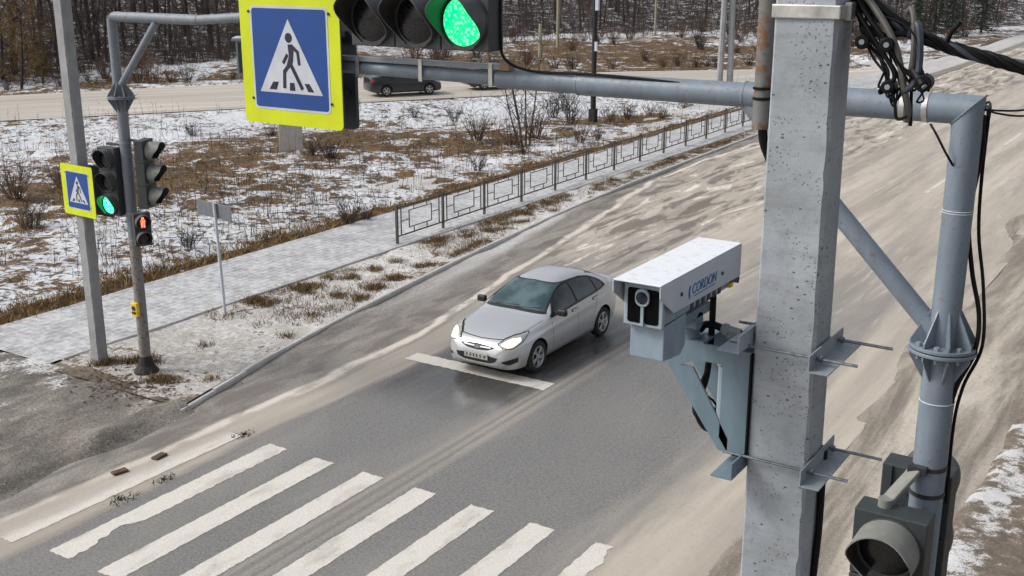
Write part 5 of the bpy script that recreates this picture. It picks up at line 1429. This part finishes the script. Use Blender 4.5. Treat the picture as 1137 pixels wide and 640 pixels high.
SEDAN = dict(
    top=[(2.17, .50), (2.15, .60), (2.09, .685), (1.98, .755), (1.75, .835), (1.45, .90), (1.15, .945), (.95, .985), (.80, 1.06), (.5, 1.225), (.22, 1.365), (.05, 1.42), (-.2, 1.458), (-.5, 1.47), (-.85, 1.452), (-1.15, 1.39), (-1.45, 1.27), (-1.68, 1.165), (-1.80, 1.125), (-1.98, 1.105), (-2.10, 1.07), (-2.155, .93), (-2.18, .70)],
    belt=[(2.17, .47), (2.12, .60), (2.0, .69), (1.75, .765), (1.4, .82), (1.0, .865), (.5, .90), (0, .93), (-.5, .955), (-1.0, .985), (-1.5, 1.01), (-1.9, 1.01), (-2.1, .97), (-2.18, .66)],
    wb=[(2.17, .40), (2.12, .55), (2.0, .665), (1.75, .745), (1.4, .785), (1.0, .80), (.5, .81), (-.8, .81), (-1.3, .795), (-1.7, .755), (-1.95, .70), (-2.1, .63), (-2.18, .52)],
    wm=[(2.18, .42), (2.14, .57), (2.05, .68), (1.9, .765), (1.65, .828), (1.35, .848), (.9, .838), (-.6, .838), (-1.1, .850), (-1.5, .842), (-1.8, .80), (-2.02, .73), (-2.12, .65), (-2.185, .54)],
    zlo=[(2.17, .30), (2.1, .235), (1.8, .20), (1.0, .19), (-1.0, .19), (-1.7, .21), (-2.05, .26), (-2.18, .34)],
    tumble=[(2.2, .0), (1.2, .02), (.9, .10), (.5, .20), (.1, .265), (-.6, .275), (-1.1, .25), (-1.5, .16), (-1.8, .05), (-2.2, .0)])
def car_body_bm(T):
    F = {k: lerp_tab(v) for k, v in T.items()}
    xs = np.r_[np.linspace(2.175, 2.0, 12), np.linspace(1.97, -1.9, 92), np.linspace(-1.94, -2.182, 12)]
    rings = []
    for x in xs:
        top, belt, wb, wm, zlo, tb = (F[k](x) for k in ('top', 'belt', 'wb', 'wm', 'zlo', 'tumble'))
        top = max(top, belt + .012); half = []
        zm = zlo + (belt - zlo) * .52; zr = zlo + .05
        half.append((0, zlo)); half.append((wm * .55, zlo)); half.append((wm * .90, zlo + .004))
        # lower flank: rocker up to the widest line, then a shoulder up to the belt with a crease
        for t in (0, .15, .35, .6, .8, 1.0):
            half.append((wm * (.945 + .055 * math.sin(t * PI / 2)), zr + (zm - zr) * t))
        for t in (.2, .4, .58, .66, .74, .88, 1.0):
            crease = .017 * math.exp(-((t - .62) / .10) ** 2)
            half.append((wm + (wb - wm) * t ** 1.5 + crease * (1 if -1.9 < x < 1.6 else .3), zm + (belt - zm) * t))
        H = top - belt
        for k in range(1, 15):
            a = PI / 2 * k / 14; e = .50 if H > .2 else .72
            y_ = wb * math.cos(a) ** e if k < 14 else 0; z_ = belt + H * math.sin(a) ** (.62 if H > .2 else .8)
            y_ *= 1 - tb * ((z_ - belt) / .5)
            half.append((y_, z_))
        ring = [(x, y_, z_) for y_, z_ in half] + [(x, -y_, z_) for y_, z_ in half[-2:0:-1]]
        rings.append(ring)
    n = len(rings[0]); m = MB(); m.v = [p for r_ in rings for p in r_]
    m.f = [(i * n + k, (i + 1) * n + k, (i + 1) * n + (k + 1) % n, i * n + (k + 1) % n) for i in range(len(rings) - 1) for k in range(n)]
    m.f += [tuple(range(n)), tuple(range(len(rings) * n - 1, (len(rings) - 1) * n - 1, -1))]
    return m
AXF, AXR, WR = 1.315, -1.255, .308
def make_car(name, label, paint, glass, wind, lit, T=SEDAN, plate=True):
    root = thing(name, label, 'car')
    m = car_body_bm(T)
    body = m.build('body', M[paint], root, True, world=False, auto=55)
    body.data.materials.append(M['well'])
    bpy.context.view_layer.update()
    bmf = bmesh.new(); bmf.from_mesh(body.data); bmesh.ops.recalc_face_normals(bmf, faces=bmf.faces); bvh = BVHTree.FromBMesh(bmf)
    bmf.to_mesh(body.data); bmf.free()
    # cut the wheel arches
    cutters = []
    for ax in (AXF, AXR):
        for s in (-1, 1):
            c = MB().cyl((ax, s * .56, WR + .012), (ax, s * 1.1, WR + .012), .355, n=48).build('cutter', M['well'], None, world=False); cutters.append(c)
            bo = body.modifiers.new('arch', 'BOOLEAN'); bo.operation = 'DIFFERENCE'; bo.object = c; bo.solver = 'EXACT'
    bpy.context.view_layer.update()
    me = bpy.data.meshes.new_from_object(body.evaluated_get(bpy.context.evaluated_depsgraph_get()))
    body.modifiers.clear(); body.data = me
    for c in cutters: bpy.data.objects.remove(c, do_unlink=True)
    me.materials.clear(); me.materials.append(M[paint]); me.materials.append(M['well'])
    for p in me.polygons:
        cen = p.center; p.material_index = 0
        for ax in (AXF, AXR):
            if math.hypot(cen.x - ax, cen.z - WR - .012) < .356 and abs(cen.y) < .86 and (abs(p.normal.y) > .9 and abs(cen.y) < .58 or abs(p.normal.y) < .35 and math.hypot(cen.x - ax, cen.z - WR - .012) > .345): p.material_index = 1
        if p.normal.z < -.9 and cen.z < .3: p.material_index = 1
    try: me.set_sharp_from_angle(angle=R(45))
    except Exception: pass
    def hit(o_, d_):
        h = bvh.ray_cast(Vector(o_), Vector(d_).normalized()); return h[0], h[1]
    def patch(nm, top, bot, view, mat, parent=root, off=.004, nu=14, nv=6, smooth=True):
        """surface piece between two curves given in a side / front / oblique view, laid on the body"""
        def samp(P, k):
            P = np.array(P, float); d = np.r_[0, np.cumsum(np.linalg.norm(np.diff(P, axis=0), axis=1))]; s = np.linspace(0, d[-1], k)
            return np.stack([np.interp(s, d, P[:, 0]), np.interp(s, d, P[:, 1])], 1)
        A, B = samp(top, nu + 1), samp(bot, nu + 1); q = MB(); ok = True
        for i in range(nu + 1):
            for j in range(nv + 1):
                t = j / nv; a = A[i] * (1 - t) + B[i] * t
                if view[0] == 'side': o_, d_ = (a[0], view[1] * 3, a[1]), (0, -view[1], 0)
                elif view[0] == 'front': o_, d_ = (4, a[0], a[1]), (-1, 0, 0)
                elif view[0] == 'rear': o_, d_ = (-4, a[0], a[1]), (1, 0, 0)
                elif view[0] == 'top': o_, d_ = (a[0], a[1], 4), (0, 0, -1)
                else:
                    an, s = view[1], view[2]; u = Vector((-math.sin(an), math.cos(an) * s, 0)); d0 = Vector((-math.cos(an), -math.sin(an) * s, 0))
                    o_ = u * a[0] + Vector((0, 0, a[1])) - d0 * 4; d_ = d0
                p, nr = hit(o_, d_)
                for e_ in range(6):
                    if p is None: p, nr = hit(Vector(o_) + Vector((.0007, .0011, .0013)) * (e_ + 1) * (-1) ** e_, d_)
                if p is None: p, nr = Vector((a[0], 0, a[1])), Vector((0, 0, 1)); ok = False
                q.v.append(tuple(p + nr * off))
        q.f = [(i * (nv + 1) + j, (i + 1) * (nv + 1) + j, (i + 1) * (nv + 1) + j + 1, i * (nv + 1) + j + 1) for i in range(nu) for j in range(nv)]
        o = q.build(nm, M[mat], parent, smooth, world=False)
        return o
    ws = patch('windscreen', [(-.485, 1.372), (-.3, 1.39), (0.001, 1.398), (.3, 1.39), (.485, 1.372)], [(-.655, 1.012), (-.4, 1.03), (0.001, 1.04), (.4, 1.03), (.655, 1.012)], ('front',), wind, off=.012, nu=30, nv=14)
    patch('screen_surround', [(-.505, 1.384), (-.3, 1.402), (0.001, 1.41), (.3, 1.402), (.505, 1.384)], [(-.69, .990), (-.4, .998), (0.001, 1.005), (.4, .998), (.69, .990)], ('front',), 'trim', ws, off=.005, nu=30, nv=14)
    for s in (-.35, .12): 
        p0, n0 = hit((4, s - .1, 1.035), (-1, 0, 0)); p1, n1 = hit((4, s + .42, 1.065), (-1, 0, 0))
        MB().bar(p0 + n0 * .014, p1 + n1 * .014, .014, .012).build('wiper', M['trim'], root, world=False)
    rw = patch('rear_window', [(-.50, 1.37), (0, 1.40), (.50, 1.37)], [(-.60, 1.17), (0, 1.185), (.60, 1.17)], ('rear',), glass, nu=16, nv=6)
    for s in (-1, 1):
        V_ = ('side', s)
        patch('window_surround', [(.79, .955), (.55, 1.14), (.30, 1.285), (.08, 1.352), (-.3, 1.385), (-.7, 1.378), (-1.0, 1.325), (-1.25, 1.215), (-1.40, 1.09)], [(.80, .925), (.4, .935), (0, .955), (-.5, .98), (-1.0, 1.01), (-1.2, 1.025), (-1.40, 1.06)], V_, 'trim', off=.0045, nu=28, nv=8)
        patch('door_window', [(.66, 1.02), (.47, 1.155), (.28, 1.262), (.08, 1.322), (-.16, 1.345)], [(.66, .965), (.4, .968), (.1, .985), (-.16, 1.0)], V_, glass, off=.011, nu=12, nv=6)
        patch('door_window', [(-.23, 1.348), (-.5, 1.352), (-.75, 1.335), (-.92, 1.30)], [(-.23, 1.004), (-.5, 1.015), (-.75, 1.028), (-.98, 1.04)], V_, glass, off=.011, nu=10, nv=6)
        patch('quarter_window', [(-.97, 1.285), (-1.12, 1.235), (-1.27, 1.13)], [(-1.03, 1.045), (-1.15, 1.055), (-1.27, 1.075)], V_, glass, off=.011, nu=6, nv=4)
        for x0, x1, z0, z1 in ((.80, .74, .93, .30), (-.20, -.22, .99, .26), (-1.02, -.86, 1.01, .62)):
            patch('door_seam', [(x0, z0), (x1, z1)], [(x0 - .010, z0), (x1 - .010, z1)], V_, 'trim', off=.0015, nu=10, nv=1)
        for xh in (-.06, -.90):
            p, nr = hit((xh, s * 3, .875 + (-.06 - xh) * .045), (0, -s, 0))
            MB().box(p + nr * .012, (.17, .03, .035)).build('door_handle', M[paint], root, bevel=.01, world=False)
            MB().box(p + nr * .002, (.19, .01, .06)).build('handle_recess', M['trim'], root, bevel=.004, world=False)
        patch('sill_strip', [(.92, .27), (-.85, .27)], [(.92, .215), (-.85, .215)], V_, 'trim', off=.003, nu=12, nv=1)
        # mirror
        mr = MB(); mr.box((0, 0, 0), (.10, .20, .13)); mr.v = [(a + .60, b + s * .93, c + 1.005) for a, b, c in mr.v]
        mo = mr.build('wing_mirror', M['trim'], root, bevel=.035, world=False, seg=3)
        MB().bar((.66, s * .78, .965), (.61, s * .86, .985), .05, .03).build('mirror_stalk', M['trim'], mo, world=False)
        # lamps
        O = ('ob', R(38), s)
        hl = patch('headlight', [(-.93, .70), (-.80, .765), (-.62, .812), (-.36, .846)], [(-.93, .685), (-.84, .632), (-.68, .642), (-.50, .715), (-.36, .832)], O, 'headlamp', off=.008, nu=14, nv=6) if s else None
        patch('lamp_surround', [(-.955, .70), (-.81, .778), (-.62, .825), (-.34, .858)], [(-.955, .683), (-.85, .620), (-.67, .630), (-.48, .705), (-.34, .832)], O, 'trim', hl, off=.002, nu=14, nv=6)
        if lit:
            patch('lit_bulb', [(-.88, .70), (-.78, .75), (-.66, .78), (-.52, .79)], [(-.88, .685), (-.80, .652), (-.68, .66), (-.52, .745)], O, 'headlit', hl, off=.012, nu=8, nv=4)
        patch('fog_recess', [(-.90, .395), (-.76, .435), (-.58, .465)], [(-.90, .375), (-.76, .325), (-.58, .37)], O, 'trim', off=.004, nu=8, nv=4)
        tl = patch('tail_light', [(-1.98, 1.0), (-2.04, .985), (-2.10, .95)], [(-1.90, .86), (-2.02, .82), (-2.11, .79)], V_, 'tail', off=.005, nu=6, nv=4)
    gl = patch('grille', [(-.36, .635), (-.2, .655), (0, .66), (.2, .655), (.36, .635)], [(-.36, .615), (-.22, .565), (0, .55), (.22, .565), (.36, .615)], ('front',), 'trim', off=.004, nu=16, nv=4)
    patch('grille_bar', [(-.30, .630), (0, .622), (.30, .630)], [(-.30, .612), (0, .598), (.30, .612)], ('front',), 'chrome', gl, off=.009, nu=12, nv=1)
    p, nr = hit((4, 0, .612), (-1, 0, 0))
    MB().prism([(.062 * math.cos(t), .034 * math.sin(t)) for t in np.linspace(0, 2 * PI, 20)[:-1]], p + Vector((.008, 0, 0)), (0, 1, 0), (0, 0, 1), (.008, 0, 0)).build('emblem', M['chrome'], root, world=False)
    patch('lower_intake', [(-.46, .455), (-.3, .47), (0, .475), (.3, .47), (.46, .455)], [(-.42, .38), (-.3, .335), (0, .325), (.3, .335), (.42, .38)], ('front',), 'trim', off=.004, nu=16, nv=4)
    patch('bonnet_seam', [(-.62, .775), (-.3, .755), (0, .745), (.3, .755), (.62, .775)], [(-.62, .766), (-.3, .746), (0, .736), (.3, .746), (.62, .766)], ('front',), 'trim', off=.0015, nu=20, nv=1)
    for s in (-1, 1):
        patch('bonnet_edge', [(1.80, s * .62), (1.4, s * .70), (1.0, s * .735)], [(1.80, s * .612), (1.4, s * .692), (1.0, s * .727)], ('top',), 'trim', off=.0015, nu=12, nv=1)
    p, nr = hit((4, 0, .445), (-1, 0, 0))
    pl = MB().box(p + Vector((.016, 0, 0)), (.014, .52, .112)).build('number_plate', M['plate'], root, bevel=.004, world=False)
    if plate:
        for yy, ww in ((-.20, .045), (-.12, .05), (-.05, .05), (.02, .05), (.10, .045), (.195, .07)):
            MB().box(p + Vector((.0236, yy, -.002)), (.001, ww * .8, .06)).build('plate_character', M['plate_text'], pl, world=False)
    # wheels
    def wheel_mesh():
        t = MB().lathe([(.205, -.088), (.25, -.098), (.290, -.090), (WR, -.06), (WR, .06), (.290, .090), (.25, .098), (.205, .088)], (0, 0, 0), (0, 1, 0), 40)
        r_ = MB().lathe([(.208, .088), (.200, .094), (.188, .080), (.186, -.07), (.15, -.075)], (0, 0, 0), (0, 1, 0), 40)
        d = MB().lathe([(.187, .020), (.04, .020), (.001, .020)], (0, 0, 0), (0, 1, 0), 30)
        sp = []
        for k_ in range(5):
            b = MB()
            for da in (-.16, .16):
                a = 2 * PI * k_ / 5; u = Vector((math.cos(a), 0, math.sin(a))); u2 = Vector((math.cos(a + da), 0, math.sin(a + da)))
                b.bar(u * .035 + Vector((0, .076, 0)), u2 * .192 + Vector((0, .082, 0)), .034, .020, (0, 1, 0))
            sp.append(b)
        h = MB().lathe([(.052, .070), (.048, .092), (.001, .094)], (0, 0, 0), (0, 1, 0), 18)
        return t, r_, d, sp, h
    proto = None
    for ax in (AXF, AXR):
        for s in (1, -1):
            if proto is None:
                t, r_, d, sp, h = wheel_mesh()
                wh = t.build('wheel', M['tyre'], root, True, world=False, auto=30); wh.name = 'wheel'
                r_.build('rim', M['rim'], wh, True, world=False); d.build('brake_disc', M['dark_metal'], wh, True, world=False)
                for b in sp: b.build('spoke', M['rim'], wh, world=False, bevel=.004)
                h.build('hub_cap', M['rim'], wh, True, world=False); proto = wh; o = wh
            else: o = copy_tree(proto, root)
            o.location = (ax, s * .745, WR); o.rotation_euler = (0, R(17 * ax * s), 0 if s > 0 else PI)
    return root
car = make_car('silver_car', 'silver four-door saloon with lit headlights stopping at the stop line', 'silver', 'carglass', 'windscreen', True)
car.location = (-11.42, 18.80, .0); car.rotation_euler = (0, 0, R(-90))
def recolour(root, old, new):
    for ch in root.children:
        for i, sl in enumerate(ch.material_slots):
            if sl.material is M[old]: sl.link = 'OBJECT'; sl.material = M[new]
        recolour(ch, old, new)
def other_car(name, label, x, y, ang, paint, s=(1, 1, 1)):
    c = copy_tree(car); c.name = name; tag(c, label); recolour(c, 'silver', paint); recolour(c, 'windscreen', 'carglass'); recolour(c, 'headlit', 'headlamp')
    c.location = (x, y, .05); c.rotation_euler = (0, 0, ang); c.scale = s; return c
hd = math.atan2(.84, .54)
other_car('dark_car', 'dark blue saloon driving along the far side road', -40.3, 51.6, hd, 'darkcar', (.98, 1, .98))
other_car('black_car', 'black saloon on the side road half hidden behind the gantry arm', -37.6, 57.3, hd, 'blackcar')
